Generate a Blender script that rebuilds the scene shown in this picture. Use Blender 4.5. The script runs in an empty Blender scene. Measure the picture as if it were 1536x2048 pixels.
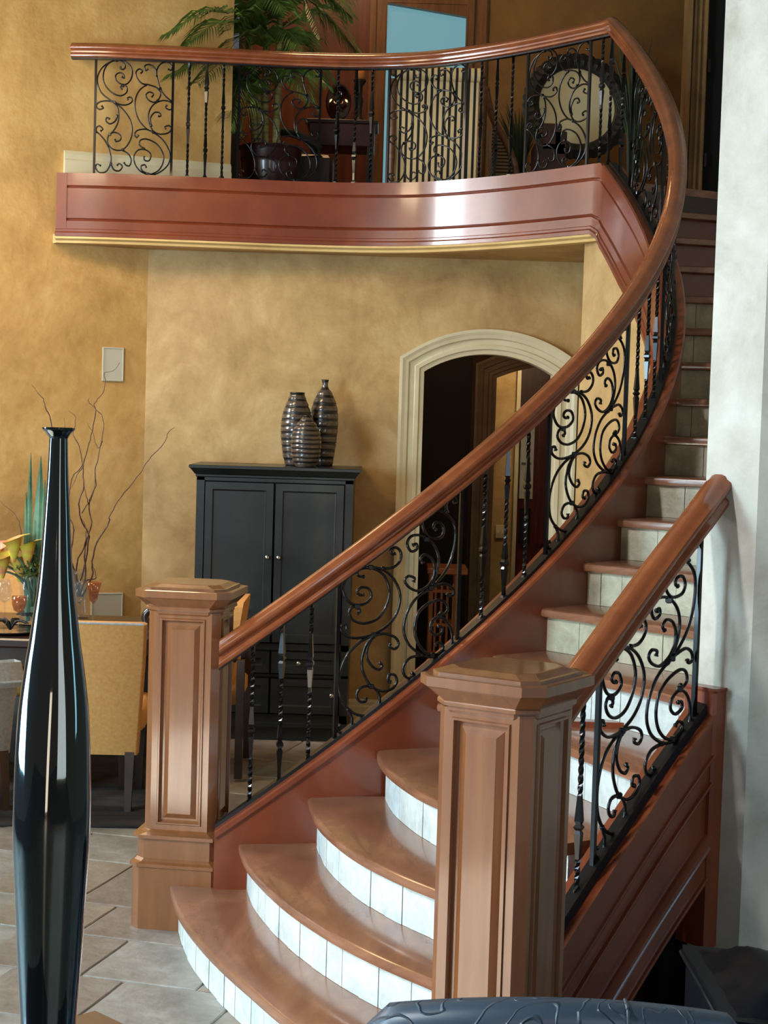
import bpy, bmesh, math, random
from mathutils import Vector, Matrix
random.seed(7)
S = bpy.context.scene
COL = S.collection
PI = math.pi
rad = math.radians

# ------------------------------------------------------------ camera
F_PX, PITCH, ROLL, EYE = 3386.0, 0.0576, 0.030, 1.88
cam_d = bpy.data.cameras.new('camera')
cam_d.sensor_fit = 'HORIZONTAL'; cam_d.sensor_width = 36.0
cam_d.lens = F_PX / 1536.0 * 36.0
cam_d.clip_start = 0.05; cam_d.clip_end = 200
cam = bpy.data.objects.new('camera', cam_d); COL.objects.link(cam)
_cp, _sp, _cr, _sr = math.cos(PITCH), math.sin(PITCH), math.cos(ROLL), math.sin(ROLL)
_R = Vector((1, 0, 0)); _F = Vector((0, _cp, -_sp)); _U = Vector((0, _sp, _cp))
_cx = _R * _cr + _U * _sr
_cy = -_R * _sr + _U * _cr
_cz = -_F
cam.matrix_world = Matrix(((_cx.x, _cy.x, _cz.x, 0), (_cx.y, _cy.y, _cz.y, 0), (_cx.z, _cy.z, _cz.z, EYE), (0, 0, 0, 1)))
S.camera = cam

def ray(px, py):
    u, v = px - 768.0, py - 1024.0
    a = u * _cr + v * _sr; b = -u * _sr + v * _cr
    return Vector((a / F_PX, _cp - _sp * b / F_PX, -_sp - _cp * b / F_PX))
def atY(px, py, Y):
    r = ray(px, py); t = Y / r.y
    return Vector((r.x * t, Y, EYE + r.z * t))
def atZ(px, py, Z):
    r = ray(px, py); t = (Z - EYE) / r.z
    return Vector((r.x * t, r.y * t, Z))

# ------------------------------------------------------------ world, lights, exposure
S.view_settings.view_transform = 'Standard'
S.view_settings.look = 'None'
S.view_settings.gamma = 1.0
S.view_settings.use_curve_mapping = False
S.view_settings.exposure = 0.0
W = bpy.data.worlds.new('world'); S.world = W; W.use_nodes = True
bg = W.node_tree.nodes['Background']
bg.inputs[0].default_value = (0.80, 0.76, 0.66, 1); bg.inputs[1].default_value = 0.15

def area(name, loc, target, sx, sy, power, col):
    d = bpy.data.lights.new(name, 'AREA'); d.shape = 'RECTANGLE'; d.size = sx; d.size_y = sy
    d.energy = power; d.color = col
    o = bpy.data.objects.new(name, d); COL.objects.link(o)
    o.location = loc
    o.rotation_euler = (Vector(target) - Vector(loc)).to_track_quat('-Z', 'Y').to_euler()
    return o
COOL = (0.80, 0.91, 1.0)
def spot(name, loc, target, power, cone, blend, soft, col):
    d = bpy.data.lights.new(name, 'SPOT'); d.energy = power; d.spot_size = rad(cone); d.spot_blend = blend; d.shadow_soft_size = soft; d.color = col
    o = bpy.data.objects.new(name, d); COL.objects.link(o); o.location = loc
    o.rotation_euler = (Vector(target) - Vector(loc)).to_track_quat('-Z', 'Y').to_euler()
spot('window_light_high', (-4.2, 1.7, 4.2), (0.9, 5.0, 1.3), 1250, 50, 0.5, 0.20, (0.92, 0.97, 1.0))
area('window_light_left', (-4.4, 3.2, 1.8), (0.0, 5.6, 0.5), 1.2, 2.4, 330, (0.58, 0.85, 1.0))
area('window_light_dining', (-4.9, 8.1, 3.5), (0.3, 9.2, 1.8), 0.9, 1.5, 220, (0.88, 0.95, 1.0))
area('window_light_rear', (-0.75, -3.6, 1.0), (-0.3, 6.0, 1.0), 0.8, 1.9, 36, (1.0, 0.95, 0.88))
area('window_light_right_rear', (2.5, -2.0, 1.9), (-0.3, 4.0, 1.2), 1.5, 3.0, 75, (0.66, 0.84, 1.0))
area('window_light_right', (3.3, 3.0, 1.7), (0.8, 4.8, 0.6), 0.5, 1.6, 16, (0.40, 0.72, 1.0))
# sunbeam through the tall front window, landing on the stone floor in front of the stairs
spot('sunbeam', (-5.0, -2.2, 5.6), (-1.5, 3.25, 0), 64000, 11, 0.5, 0.05, (1.0, 0.93, 0.82))
area('dining_wall_fill', (-2.4, 7.6, 3.8), (-1.9, 9.8, 1.8), 0.8, 0.8, 36, (1.0, 0.80, 0.52))  # unseen warm fill, added to brighten the gold walls
area('dining_floor_fill', (-1.4, 8.4, 3.4), (-1.3, 8.2, 0.0), 0.5, 0.5, 16, (1.0, 0.66, 0.36))  # added fill from above, no fitting; warms the dining floor
area('upper_wall_fill', (-0.5, 11.2, 5.6), (-0.6, 12.2, 3.4), 0.4, 0.4, 16, (1.0, 0.60, 0.28))  # added light without a visible source, brightens the brown upstairs wall

# ------------------------------------------------------------ materials
def lin(c):
    out = []
    for v in c:
        v /= 255.0
        out.append(v / 12.92 if v <= 0.04045 else ((v + 0.055) / 1.055) ** 2.4)
    return (*out, 1.0)
def new_mat(name):
    m = bpy.data.materials.new(name); m.use_nodes = True
    nt = m.node_tree; b = nt.nodes['Principled BSDF']
    return m, nt, b
def simple(name, c, rough=0.5, metal=0.0, coat=0.0, spec=0.5):
    m, nt, b = new_mat(name)
    b.inputs['Base Color'].default_value = lin(c); b.inputs['Roughness'].default_value = rough
    b.inputs['Metallic'].default_value = metal; b.inputs['Coat Weight'].default_value = coat
    b.inputs['Coat Roughness'].default_value = 0.08
    b.inputs['Specular IOR Level'].default_value = spec
    return m
def noisy(name, c1, c2, scale=3.0, rough=0.6, stretch=(1, 1, 1), detail=6, bump=0.0, bscale=40, c3=None, coat=0.0, lo=0.35, hi=0.65, metal=0, dist=0.3, brough=0.6):
    m, nt, b = new_mat(name); N = nt.nodes; L = nt.links
    tc = N.new('ShaderNodeTexCoord'); mp = N.new('ShaderNodeMapping'); mp.inputs['Scale'].default_value = stretch
    L.new(tc.outputs['Object'], mp.inputs['Vector'])
    n1 = N.new('ShaderNodeTexNoise'); n1.inputs['Scale'].default_value = scale; n1.inputs['Detail'].default_value = detail
    n1.inputs['Roughness'].default_value = brough; n1.inputs['Distortion'].default_value = dist
    L.new(mp.outputs[0], n1.inputs['Vector'])
    r = N.new('ShaderNodeValToRGB'); r.color_ramp.elements[0].position = lo; r.color_ramp.elements[1].position = hi
    r.color_ramp.elements[0].color = lin(c1); r.color_ramp.elements[1].color = lin(c2)
    if c3:
        e = r.color_ramp.elements.new((lo + hi) / 2); e.color = lin(c3)
    L.new(n1.outputs['Fac'], r.inputs[0]); L.new(r.outputs[0], b.inputs['Base Color'])
    b.inputs['Roughness'].default_value = rough; b.inputs['Coat Weight'].default_value = coat; b.inputs['Coat Roughness'].default_value = 0.1
    b.inputs['Metallic'].default_value = metal
    if bump:
        n2 = N.new('ShaderNodeTexNoise'); n2.inputs['Scale'].default_value = bscale; n2.inputs['Detail'].default_value = 5
        L.new(mp.outputs[0], n2.inputs['Vector'])
        bp = N.new('ShaderNodeBump'); bp.inputs['Strength'].default_value = bump; bp.inputs['Distance'].default_value = 0.01
        L.new(n2.outputs['Fac'], bp.inputs['Height']); L.new(bp.outputs[0], b.inputs['Normal'])
    return m
GOLD = noisy('gold_plaster', (146, 112, 64), (200, 170, 120), 2.3, 0.62, bump=0.5, bscale=14, c3=(176, 142, 90), lo=0.3, hi=0.72, detail=9, brough=0.68)
GOLD2 = noisy('gold_plaster_side', (158, 116, 58), (206, 168, 108), 2.1, 0.6, bump=0.5, bscale=14, c3=(184, 142, 80), lo=0.3, hi=0.72, detail=9, brough=0.68)
CREAMW = noisy('grey_cream_plaster', (146, 138, 122), (194, 188, 178), 2.6, 0.55, bump=0.5, bscale=9, c3=(174, 167, 153), lo=0.3, hi=0.7, detail=9, brough=0.7)
CHERRY = noisy('cherry_wood', (96, 40, 18), (130, 62, 32), 3.0, 0.30, stretch=(1, 1, 1), c3=(113, 50, 25), coat=0.35, lo=0.25, hi=0.75)
TREADW = noisy('tread_wood', (100, 62, 44), (150, 102, 76), 5.0, 0.26, stretch=(1.0, 0.45, 3), c3=(126, 82, 58), coat=0.45, lo=0.28, hi=0.74, detail=8, dist=1.2)
NEWELW = noisy('newel_wood', (100, 56, 28), (132, 82, 45), 3.0, 0.33, stretch=(9, 9, 0.7), c3=(116, 69, 36), coat=0.8, lo=0.2, hi=0.8, detail=7)
RAILW = noisy('rail_wood', (104, 50, 24), (142, 76, 40), 8.0, 0.24, c3=(122, 62, 32), coat=0.5, lo=0.25, hi=0.75)
IRON = simple('wrought_iron', (20, 19, 21), 0.24, 0.75, 0.3)
SHOE = simple('iron_shoe', (22, 20, 22), 0.35, 0.4)
CREAMT = noisy('cream_trim', (196, 182, 148), (214, 202, 170), 4, 0.42, lo=0.3, hi=0.7)
FASCT = noisy('cream_moulding', (190, 156, 96), (210, 180, 122), 4, 0.5, lo=0.3, hi=0.7)
TRAV = [noisy('travertine_%s' % n, a, b_, 5, 0.42, bump=0.25, bscale=28, c3=c, lo=0.3, hi=0.72, detail=9, brough=0.72) for n, a, b_, c in (
    ('rose', (102, 88, 78), (152, 142, 132), (128, 116, 106)), ('sand', (114, 100, 86), (160, 150, 136), (138, 125, 110)), ('pale', (112, 105, 97), (164, 160, 152), (140, 134, 125)))]
GROUT = noisy('grout', (104, 98, 90), (140, 134, 124), 30, 0.9)
RISERT = [noisy('riser_stone_%s' % n, a, b_, 9, 0.45, bump=0.3, bscale=40, c3=c, lo=0.3, hi=0.72, detail=9, brough=0.75) for n, a, b_, c in (
    ('pale', (160, 166, 164), (216, 224, 224), (194, 202, 202)), ('sand', (168, 168, 160), (214, 218, 214), (194, 196, 190)), ('warm_shade', (146, 136, 112), (194, 186, 162), (170, 161, 136)))]
BLACKP = noisy('black_paint', (20, 23, 22), (30, 34, 33), 6, 0.33, coat=0.1)
NICKEL = simple('nickel', (200, 200, 195), 0.2, 1.0)
DARKW = noisy('dark_wood', (34, 20, 16), (58, 34, 26), 6, 0.3, coat=0.3)
REDW = noisy('red_brown_panel', (88, 36, 12), (118, 56, 20), 3, 0.35, stretch=(6, 6, 0.6), coat=0.2)
FAB = noisy('gold_linen', (198, 136, 72), (214, 156, 90), 60, 0.9, lo=0.3, hi=0.7)
FABG = noisy('grey_linen', (150, 146, 140), (176, 172, 166), 60, 0.9, lo=0.3, hi=0.7)
PLATE = simple('grille_grey', (176, 170, 152), 0.7)
RUG = noisy('dark_rug', (22, 16, 15), (50, 38, 32), 2.2, 0.95, stretch=(0.6, 4, 1), lo=0.42, hi=0.55)
BARK = noisy('twig_bark', (70, 48, 42), (112, 82, 72), 20, 0.8)
GREEN = noisy('palm_green', (36, 66, 24), (116, 142, 62), 6, 0.45, lo=0.3, hi=0.7)
REED = noisy('reed_green', (40, 74, 52), (92, 132, 96), 5, 0.45)
CANE = noisy('palm_cane', (96, 92, 42), (170, 158, 92), 9, 0.5, stretch=(1, 1, 6))
POT = noisy('burgundy_glaze', (44, 20, 22), (66, 32, 32), 6, 0.3, coat=0.4)
GRASSD = noisy('dark_grass', (22, 32, 14), (54, 70, 28), 6, 0.6)
DARK = simple('near_black', (10, 9, 9), 0.7)
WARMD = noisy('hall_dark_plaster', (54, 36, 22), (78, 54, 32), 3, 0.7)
def glass(name, c, rough=0.02, trans=1.0):
    m, nt, b = new_mat(name)
    b.inputs['Base Color'].default_value = lin(c); b.inputs['Roughness'].default_value = rough
    b.inputs['Transmission Weight'].default_value = trans; b.inputs['IOR'].default_value = 1.45
    return m
def thin_glass(name, c, alpha):
    m, nt, b = new_mat(name)
    b.inputs['Base Color'].default_value = lin(c); b.inputs['Roughness'].default_value = 0.03; b.inputs['Alpha'].default_value = alpha
    b.inputs['Coat Weight'].default_value = 1.0; b.inputs['Coat Roughness'].default_value = 0.02
    return m
CLEAR = thin_glass('clear_glass', (120, 132, 130), 0.10); AMBERG = thin_glass('amber_glass', (150, 66, 20), 0.38)
def emit(name, c, s):
    m, nt, b = new_mat(name)
    b.inputs['Base Color'].default_value = (0, 0, 0, 1); b.inputs['Emission Color'].default_value = lin(c); b.inputs['Emission Strength'].default_value = s
    return m
DAYPANE = emit('daylight_pane', (110, 158, 168), 0.95)
MIRROR = simple('mirror_cream_reflection', (255, 240, 200), 0.3, 0.2)  # cream base paints in the reflection of a pale lit wall
def vase_mat():
    m, nt, b = new_mat('black_iridescent_glass')
    b.inputs['Base Color'].default_value = (0.004, 0.007, 0.011, 1); b.inputs['Roughness'].default_value = 0.05
    b.inputs['Metallic'].default_value = 0.0; b.inputs['IOR'].default_value = 1.5
    b.inputs['Coat Weight'].default_value = 1.0; b.inputs['Coat Roughness'].default_value = 0.02; b.inputs['Coat IOR'].default_value = 1.6
    b.inputs['Thin Film Thickness'].default_value = 420; b.inputs['Thin Film IOR'].default_value = 1.4
    return m
VASEM = vase_mat()
def stripes(name, c1, c2, period, axis='X', rough=0.85):
    m, nt, b = new_mat(name); N = nt.nodes; L = nt.links
    tc = N.new('ShaderNodeTexCoord'); sp = N.new('ShaderNodeSeparateXYZ'); L.new(tc.outputs['Object'], sp.inputs[0])
    mu = N.new('ShaderNodeMath'); mu.operation = 'MULTIPLY'; mu.inputs[1].default_value = 2 * PI / period; L.new(sp.outputs[axis], mu.inputs[0])
    si = N.new('ShaderNodeMath'); si.operation = 'SINE'; L.new(mu.outputs[0], si.inputs[0])
    r = N.new('ShaderNodeValToRGB'); r.color_ramp.elements[0].position = 0.44; r.color_ramp.elements[1].position = 0.56
    r.color_ramp.elements[0].color = lin(c1); r.color_ramp.elements[1].color = lin(c2)
    ma = N.new('ShaderNodeMath'); ma.operation = 'MULTIPLY_ADD'; ma.inputs[1].default_value = 0.5; ma.inputs[2].default_value = 0.6
    L.new(si.outputs[0], ma.inputs[0]); L.new(ma.outputs[0], r.inputs[0]); L.new(r.outputs[0], b.inputs['Base Color'])
    b.inputs['Roughness'].default_value = rough
    return m
STRIPE = stripes('striped_fabric', (34, 26, 22), (238, 204, 150), 0.0385)
STRIPE2 = stripes('fine_striped_fabric', (52, 34, 26), (150, 118, 80), 0.022, 'Z')
def leather_mat(name, c, rough, strength, scale):
    m, nt, b = new_mat(name); N = nt.nodes; L = nt.links
    b.inputs['Base Color'].default_value = lin(c); b.inputs['Roughness'].default_value = rough
    tc = N.new('ShaderNodeTexCoord')
    n0 = N.new('ShaderNodeTexNoise'); n0.inputs['Scale'].default_value = scale; n0.inputs['Detail'].default_value = 1.0; n0.inputs['Distortion'].default_value = 1.6
    L.new(tc.outputs['Object'], n0.inputs['Vector'])
    # contour lines of the noise field become embossed swirls
    mu = N.new('ShaderNodeMath'); mu.operation = 'MULTIPLY'; mu.inputs[1].default_value = 7.0; L.new(n0.outputs['Fac'], mu.inputs[0])
    fr = N.new('ShaderNodeMath'); fr.operation = 'FRACT'; L.new(mu.outputs[0], fr.inputs[0])
    pp = N.new('ShaderNodeMath'); pp.operation = 'PINGPONG'; pp.inputs[1].default_value = 0.5; L.new(fr.outputs[0], pp.inputs[0])
    r = N.new('ShaderNodeMapRange'); r.inputs['From Min'].default_value = 0.0; r.inputs['From Max'].default_value = 0.09; r.inputs['To Min'].default_value = 1; r.inputs['To Max'].default_value = 0
    L.new(pp.outputs[0], r.inputs['Value'])
    bp = N.new('ShaderNodeBump'); bp.inputs['Strength'].default_value = strength; bp.inputs['Distance'].default_value = 0.004
    L.new(r.outputs[0], bp.inputs['Height']); L.new(bp.outputs[0], b.inputs['Normal'])
    return m
LEATH = leather_mat('embossed_leather', (52, 66, 80), 0.42, 0.8, 5.0)
BLEATH = simple('black_leather', (4, 8, 14), 0.42, 0, 0.0, 0.14)

# ------------------------------------------------------------ mesh helpers
class MB:
    def __init__(self): self.v = []; self.f = []
    def add(self, vs, fs):
        o = len(self.v); self.v += [tuple(p) for p in vs]; self.f += [tuple(i + o for i in f) for f in fs]; return self
    def box(self, x0, x1, y0, y1, z0, z1):
        return self.add([(x0, y0, z0), (x1, y0, z0), (x1, y1, z0), (x0, y1, z0), (x0, y0, z1), (x1, y0, z1), (x1, y1, z1), (x0, y1, z1)],
                        [(0, 3, 2, 1), (4, 5, 6, 7), (0, 1, 5, 4), (1, 2, 6, 5), (2, 3, 7, 6), (3, 0, 4, 7)])
    def bbox(self, x0, x1, y0, y1, z0, z1, b=0.005):
        # box with a small bevel around the vertical and top/bottom edges
        rings = []
        for z, i in ((z0, b), (z0 + b, 0), (z1 - b, 0), (z1, b)):
            X0, X1, Y0, Y1 = x0 + i, x1 - i, y0 + i, y1 - i
            c = b if i == 0 else b * 0.6
            rings.append([(X0 + c, Y0, z), (X1 - c, Y0, z), (X1, Y0 + c, z), (X1, Y1 - c, z), (X1 - c, Y1, z), (X0 + c, Y1, z), (X0, Y1 - c, z), (X0, Y0 + c, z)])
        return self.loft(rings)
    def loft(self, rings, closed=True, caps=True):
        o = len(self.v); n = len(rings[0])
        for r in rings: self.v += [tuple(p) for p in r]
        for k in range(len(rings) - 1):
            for i in range(n if closed else n - 1):
                j = (i + 1) % n
                self.f.append((o + k * n + i, o + k * n + j, o + (k + 1) * n + j, o + (k + 1) * n + i))
        if caps and closed:
            self.f.append(tuple(o + i for i in reversed(range(n))))
            self.f.append(tuple(o + (len(rings) - 1) * n + i for i in range(n)))
        return self
    def octo(self, layers, rot=0, cx=0, cy=0, ch=0.028):
        rings = []
        for z, h in layers:
            c = min(ch, h * 0.6)
            pts = [(-h + c, -h), (h - c, -h), (h, -h + c), (h, h - c), (h - c, h), (-h + c, h), (-h, h - c), (-h, -h + c)]
            rings.append([(cx + x * math.cos(rot) - y * math.sin(rot), cy + x * math.sin(rot) + y * math.cos(rot), z) for x, y in pts])
        return self.loft(rings)
    def lathe(self, prof, cx=0, cy=0, cz=0, n=32, wob=None):
        rings = []
        for z, r in prof:
            rings.append([(cx + r * (1 + (wob(2 * PI * i / n, z) if wob else 0)) * math.cos(2 * PI * i / n), cy + r * (1 + (wob(2 * PI * i / n, z) if wob else 0)) * math.sin(2 * PI * i / n), cz + z) for i in range(n)])
        return self.loft(rings)
    def tube(self, pts, r, n=6, flat=1.0):
        pts = [Vector(p) for p in pts]
        rs = r if isinstance(r, (list, tuple)) else [r] * len(pts)
        t = (pts[1] - pts[0]).normalized()
        up = Vector((0, 0, 1)) if abs(t.z) < 0.9 else Vector((0, 1, 0))
        nrm = t.cross(up).normalized()
        rings = []
        for i, p in enumerate(pts):
            a = pts[max(0, i - 1)]; b = pts[min(len(pts) - 1, i + 1)]
            t2 = (b - a)
            if t2.length < 1e-9: t2 = t.copy()
            t2.normalize()
            nrm = (nrm - t2 * nrm.dot(t2))
            if nrm.length < 1e-6: nrm = t2.orthogonal()
            nrm.normalize(); bn = t2.cross(nrm)
            rings.append([p + nrm * (rs[i] * math.cos(2 * PI * k / n)) + bn * (rs[i] * flat * math.sin(2 * PI * k / n)) for k in range(n)])
            t = t2
        return self.loft(rings)
    def panel(self, o, ux, uz, w, h, prof):
        # concentric rings: prof = [(inset, depth)]; nrm points outwards
        o = Vector(o); ux = Vector(ux).normalized(); uz = Vector(uz).normalized(); nr = ux.cross(uz).normalized()
        rings = []
        for ins, d in prof:
            rings.append([o + ux * a + uz * b + nr * d for a, b in ((ins, ins), (w - ins, ins), (w - ins, h - ins), (ins, h - ins))])
        o0 = len(self.v)
        for r in rings: self.v += [tuple(p) for p in r]
        for k in range(len(rings) - 1):
            for i in range(4):
                j = (i + 1) % 4
                self.f.append((o0 + k * 4 + i, o0 + k * 4 + j, o0 + (k + 1) * 4 + j, o0 + (k + 1) * 4 + i))
        b = o0 + (len(rings) - 1) * 4
        self.f.append((b, b + 1, b + 2, b + 3)); return self
    def rot(self, ang, cx=0, cy=0, dz=0, dx=0, dy=0):
        c, s = math.cos(ang), math.sin(ang)
        self.v = [(cx + (x - cx) * c - (y - cy) * s + dx, cy + (x - cx) * s + (y - cy) * c + dy, z + dz) for x, y, z in self.v]; return self
    def obj(self, name, mat, parent=None, smooth=False, autosmooth=None, loc=None):
        me = bpy.data.meshes.new(name)
        off = Vector(loc) if loc is not None else Vector((0, 0, 0))
        me.from_pydata([tuple(Vector(p) - off) for p in self.v], [], self.f); me.materials.append(mat)
        bm = bmesh.new(); bm.from_mesh(me); bmesh.ops.recalc_face_normals(bm, faces=bm.faces)
        bm.to_mesh(me); bm.free()
        if smooth:
            for p in me.polygons: p.use_smooth = True
            if autosmooth: me.set_sharp_from_angle(angle=rad(autosmooth))
        o = bpy.data.objects.new(name, me); COL.objects.link(o)
        if parent is not None:
            o.parent = parent
            o.location = off - world_loc(parent)
        else: o.location = off
        return o
def world_loc(o):
    v = Vector((0, 0, 0))
    while o is not None: v += o.location; o = o.parent
    return v
def thing(name, label, cat, loc=(0, 0, 0), group=None):
    o = bpy.data.objects.new(name, None); COL.objects.link(o); o.location = loc; o.empty_display_size = 0.1
    o['label'] = label; o['category'] = cat
    if group: o['group'] = group
    return o
def tag(o, label, cat, group=None, kind=None):
    o['label'] = label; o['category'] = cat
    if group: o['group'] = group
    if kind: o['kind'] = kind
    return o
def struct(o): o['kind'] = 'structure'; return o
def mesh_link(name, me, parent, loc):
    o = bpy.data.objects.new(name, me); COL.objects.link(o); o.parent = parent; o.location = Vector(loc) - world_loc(parent); return o

def catmull(pts, k=6):
    P = [Vector(p) for p in pts]; out = []
    n = len(P)
    for i in range(n - 1):
        p0 = P[max(0, i - 1)]; p1 = P[i]; p2 = P[i + 1]; p3 = P[min(n - 1, i + 2)]
        for j in range(k):
            t = j / k
            out.append(0.5 * ((2 * p1) + (-p0 + p2) * t + (2 * p0 - 5 * p1 + 4 * p2 - p3) * t * t + (-p0 + 3 * p1 - 3 * p2 + p3) * t ** 3))
    out.append(P[-1]); return out
def resample(P, n):
    P = [Vector(p) for p in P]; L = [0]
    for a, b in zip(P, P[1:]): L.append(L[-1] + (b - a).length)
    out = []; k = 0
    for i in range(n):
        s = L[-1] * i / (n - 1)
        while k < len(P) - 2 and L[k + 1] < s: k += 1
        d = L[k + 1] - L[k]
        out.append(P[k].lerp(P[k + 1], (s - L[k]) / d if d > 0 else 0))
    return out

def sweep(path, prof, zs=None, closed=True, caps=True):
    """path: 3D points; prof: (d, z) with d to the right of travel; plumb section, mitred corners."""
    rings = []; n = len(path); P = [Vector(p) for p in path]
    for i in range(n):
        a = (P[i] - P[max(0, i - 1)]); b = (P[min(n - 1, i + 1)] - P[i])
        a.z = 0; b.z = 0
        if a.length < 1e-6: a = b.copy()
        if b.length < 1e-6: b = a.copy()
        a.normalize(); b.normalize()
        na = Vector((a.y, -a.x, 0)); nb = Vector((b.y, -b.x, 0))
        m = (na + nb)
        m.normalize(); m /= max(0.3, m.dot(na))
        s = zs[i] if zs else 1.0
        rings.append([P[i] + m * d + Vector((0, 0, z * s)) for d, z in prof])
    return MB().loft(rings, closed, caps)

# ------------------------------------------------------------ staircase geometry
C = Vector((-0.685, 8.0, 0)); RI = 1.984
RISE = 0.1657
def pol(ph, R): a = rad(ph); return Vector((C.x + R * math.sin(a), C.y - R * math.cos(a), 0))
PHC = 115.5
def h_in(ph): return 0.275 + 0.0254 * ph
FLOOR2 = RISE * 19
FASC = h_in(PHC)
# balcony line (baluster centres), left wall to corner
BAL = [(-1.93, 9.862), (-1.7, 9.84), (-1.40, 9.85), (-0.97, 9.885), (-0.55, 9.925), (-0.15, 9.90), (0.20, 9.78), (0.55, 9.50), (0.82, 9.21)]
corner = pol(PHC, RI)
bal_path = resample(catmull([(x, y, 0) for x, y in BAL] + [tuple(corner)], 10), 60)
bal_len = sum((b - a).length for a, b in zip(bal_path, bal_path[1:]))
def bal_at(s):
    # s: arclength from left
    acc = 0
    for a, b in zip(bal_path, bal_path[1:]):
        d = (b - a).length
        if acc + d >= s: return a.lerp(b, (s - acc) / d)
        acc += d
    return bal_path[-1].copy()
def proj(p):
    d = Vector(p) - Vector((0, 0, EYE)); z = d.dot(_F)
    u = F_PX * d.dot(_cx) / z; v = -F_PX * d.dot(_cy) / z
    return 768 + u, 1024 + v
def bal_s_for_x(px):
    lo, hi = 0.0, bal_len
    for _ in range(30):
        m = (lo + hi) / 2; p = bal_at(m)
        if proj((p.x, p.y, FASC))[0] < px: lo = m
        else: hi = m
    return lo

PH_START = 3.2
stair_ph = [PHC - (PHC - PH_START) * i / 84 for i in range(85)]
main_path = [Vector((p.x, p.y, FASC)) for p in bal_path] + [pol(a, RI) + Vector((0, 0, h_in(a))) for a in stair_ph[1:]]
NB = len(bal_path)
main_zs = [1.0] * (NB - 1) + [1.08] + [min(1.22, 1.1 + 0.02 * i) for i in range(1, len(stair_ph))]

# outer stringer line
OUT = [(0.42, 4.44, 0.375), (0.50, 4.545, 0.468), (0.60, 4.668, 0.578), (0.70, 4.785, 0.690), (0.82, 4.915, 0.825), (0.945, 5.035, 0.964), (1.0, 5.092, 1.024)]
out_path = catmull(OUT, 6)

# ------------------------------------------------------------ setting: floor
fl = struct(MB().box(-6, 5, -6, 16, -0.12, -0.005).obj('floor', TRAV[2]))
uax = Vector((math.cos(rad(-15.5)), math.sin(rad(-15.5)), 0)); vax = Vector((math.cos(rad(74.5)), math.sin(rad(74.5)), 0))
def tile_mesh(w, h, mat):
    g = 0.005; b = 0.004
    rings = []
    for z, i in ((-0.03, 0), (-0.003, 0), (0.0, b)):
        x0, x1, y0, y1 = g + i, w - g - i, g + i, h - g - i
        pts = []
        ns = 5
        for k in range(ns): pts.append((x0 + (x1 - x0) * k / ns, y0))
        for k in range(ns): pts.append((x1, y0 + (y1 - y0) * k / ns))
        for k in range(ns): pts.append((x1 - (x1 - x0) * k / ns, y1))
        for k in range(ns): pts.append((x0, y1 - (y1 - y0) * k / ns))
        rings.append([(x + random.uniform(-1, 1) * 0.0016, y + random.uniform(-1, 1) * 0.0016, z) for x, y in pts])
    m = MB().loft(rings)
    me = bpy.data.meshes.new('travertine_tile'); me.from_pydata([], [], []) if False else me.from_pydata(m.v, [], m.f); me.materials.append(mat)
    return me
tcache = {}
vrows = [4.04, 4.64, 5.04, 5.44, 5.80, 6.36, 6.77, 7.18, 7.74, 8.15, 8.56, 9.12, 9.53, 9.94, 10.5]
anchor = {4.64: -2.02, 5.04: -2.39, 5.44: -2.60, 5.80: -2.78, 6.36: -2.95}
for r0, r1 in zip(vrows, vrows[1:]):
    h = r1 - r0
    u = anchor.get(r0, -2.2 - random.random() * 0.4); u -= 0.41 * 4
    while u < 1.2:
        w = random.choice((0.41, 0.41, 0.61)) if (u > anchor.get(r0, -2.2) + 0.1 or u < anchor.get(r0, -2.2) - 1.3) else 0.41
        c = uax * (u + w / 2) + vax * (r0 + h / 2)
        pp = proj(c) if c.y > 3 else (9999, 0)
        if c.y > 3 and -60 < pp[0] < 1480 and pp[1] < 2200 and not (c.x > -0.2 and c.y < 6.0):
            key = (round(w, 2), round(h, 2), random.randrange(3))
            if key not in tcache: tcache[key] = tile_mesh(w, h, TRAV[key[2]])
            t = bpy.data.objects.new('travertine_tile', tcache[key]); COL.objects.link(t); t.parent = fl
            p = uax * u + vax * r0; t.location = (p.x, p.y, 0); t.rotation_euler = (0, 0, rad(-15.5))
        u += w

# ------------------------------------------------------------ setting: walls
WD = Vector((math.cos(rad(21.5)), math.sin(rad(21.5)), 0)); W0 = Vector((-1.985, 9.93, 0))
def wall_left_at(t, z=0): p = W0 + WD * t; return Vector((p.x, p.y, z))
tcorner = 0.565
CX = wall_left_at(tcorner)
def slab(name, a, b, z0, z1, mat, th=0.12, side=1):
    a = Vector(a); b = Vector(b); d = (b - a); d.z = 0; d.normalize(); n = Vector((-d.y, d.x, 0)) * th * side
    rings = [[(p.x, p.y, z) for p in (a, b, b + n, a + n)] for z in (z0, z1)]
    return struct(MB().loft(rings).obj(name, mat))
slab('wall_left', wall_left_at(-3.5), wall_left_at(tcorner + 0.02), 0, 2.86, GOLD2)
slab('wall_left_upper', wall_left_at(-3.5), wall_left_at(1.07), 2.86, 6.3, GOLD2)
YW = CX.y + 0.005          # armoire wall plane
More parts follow.
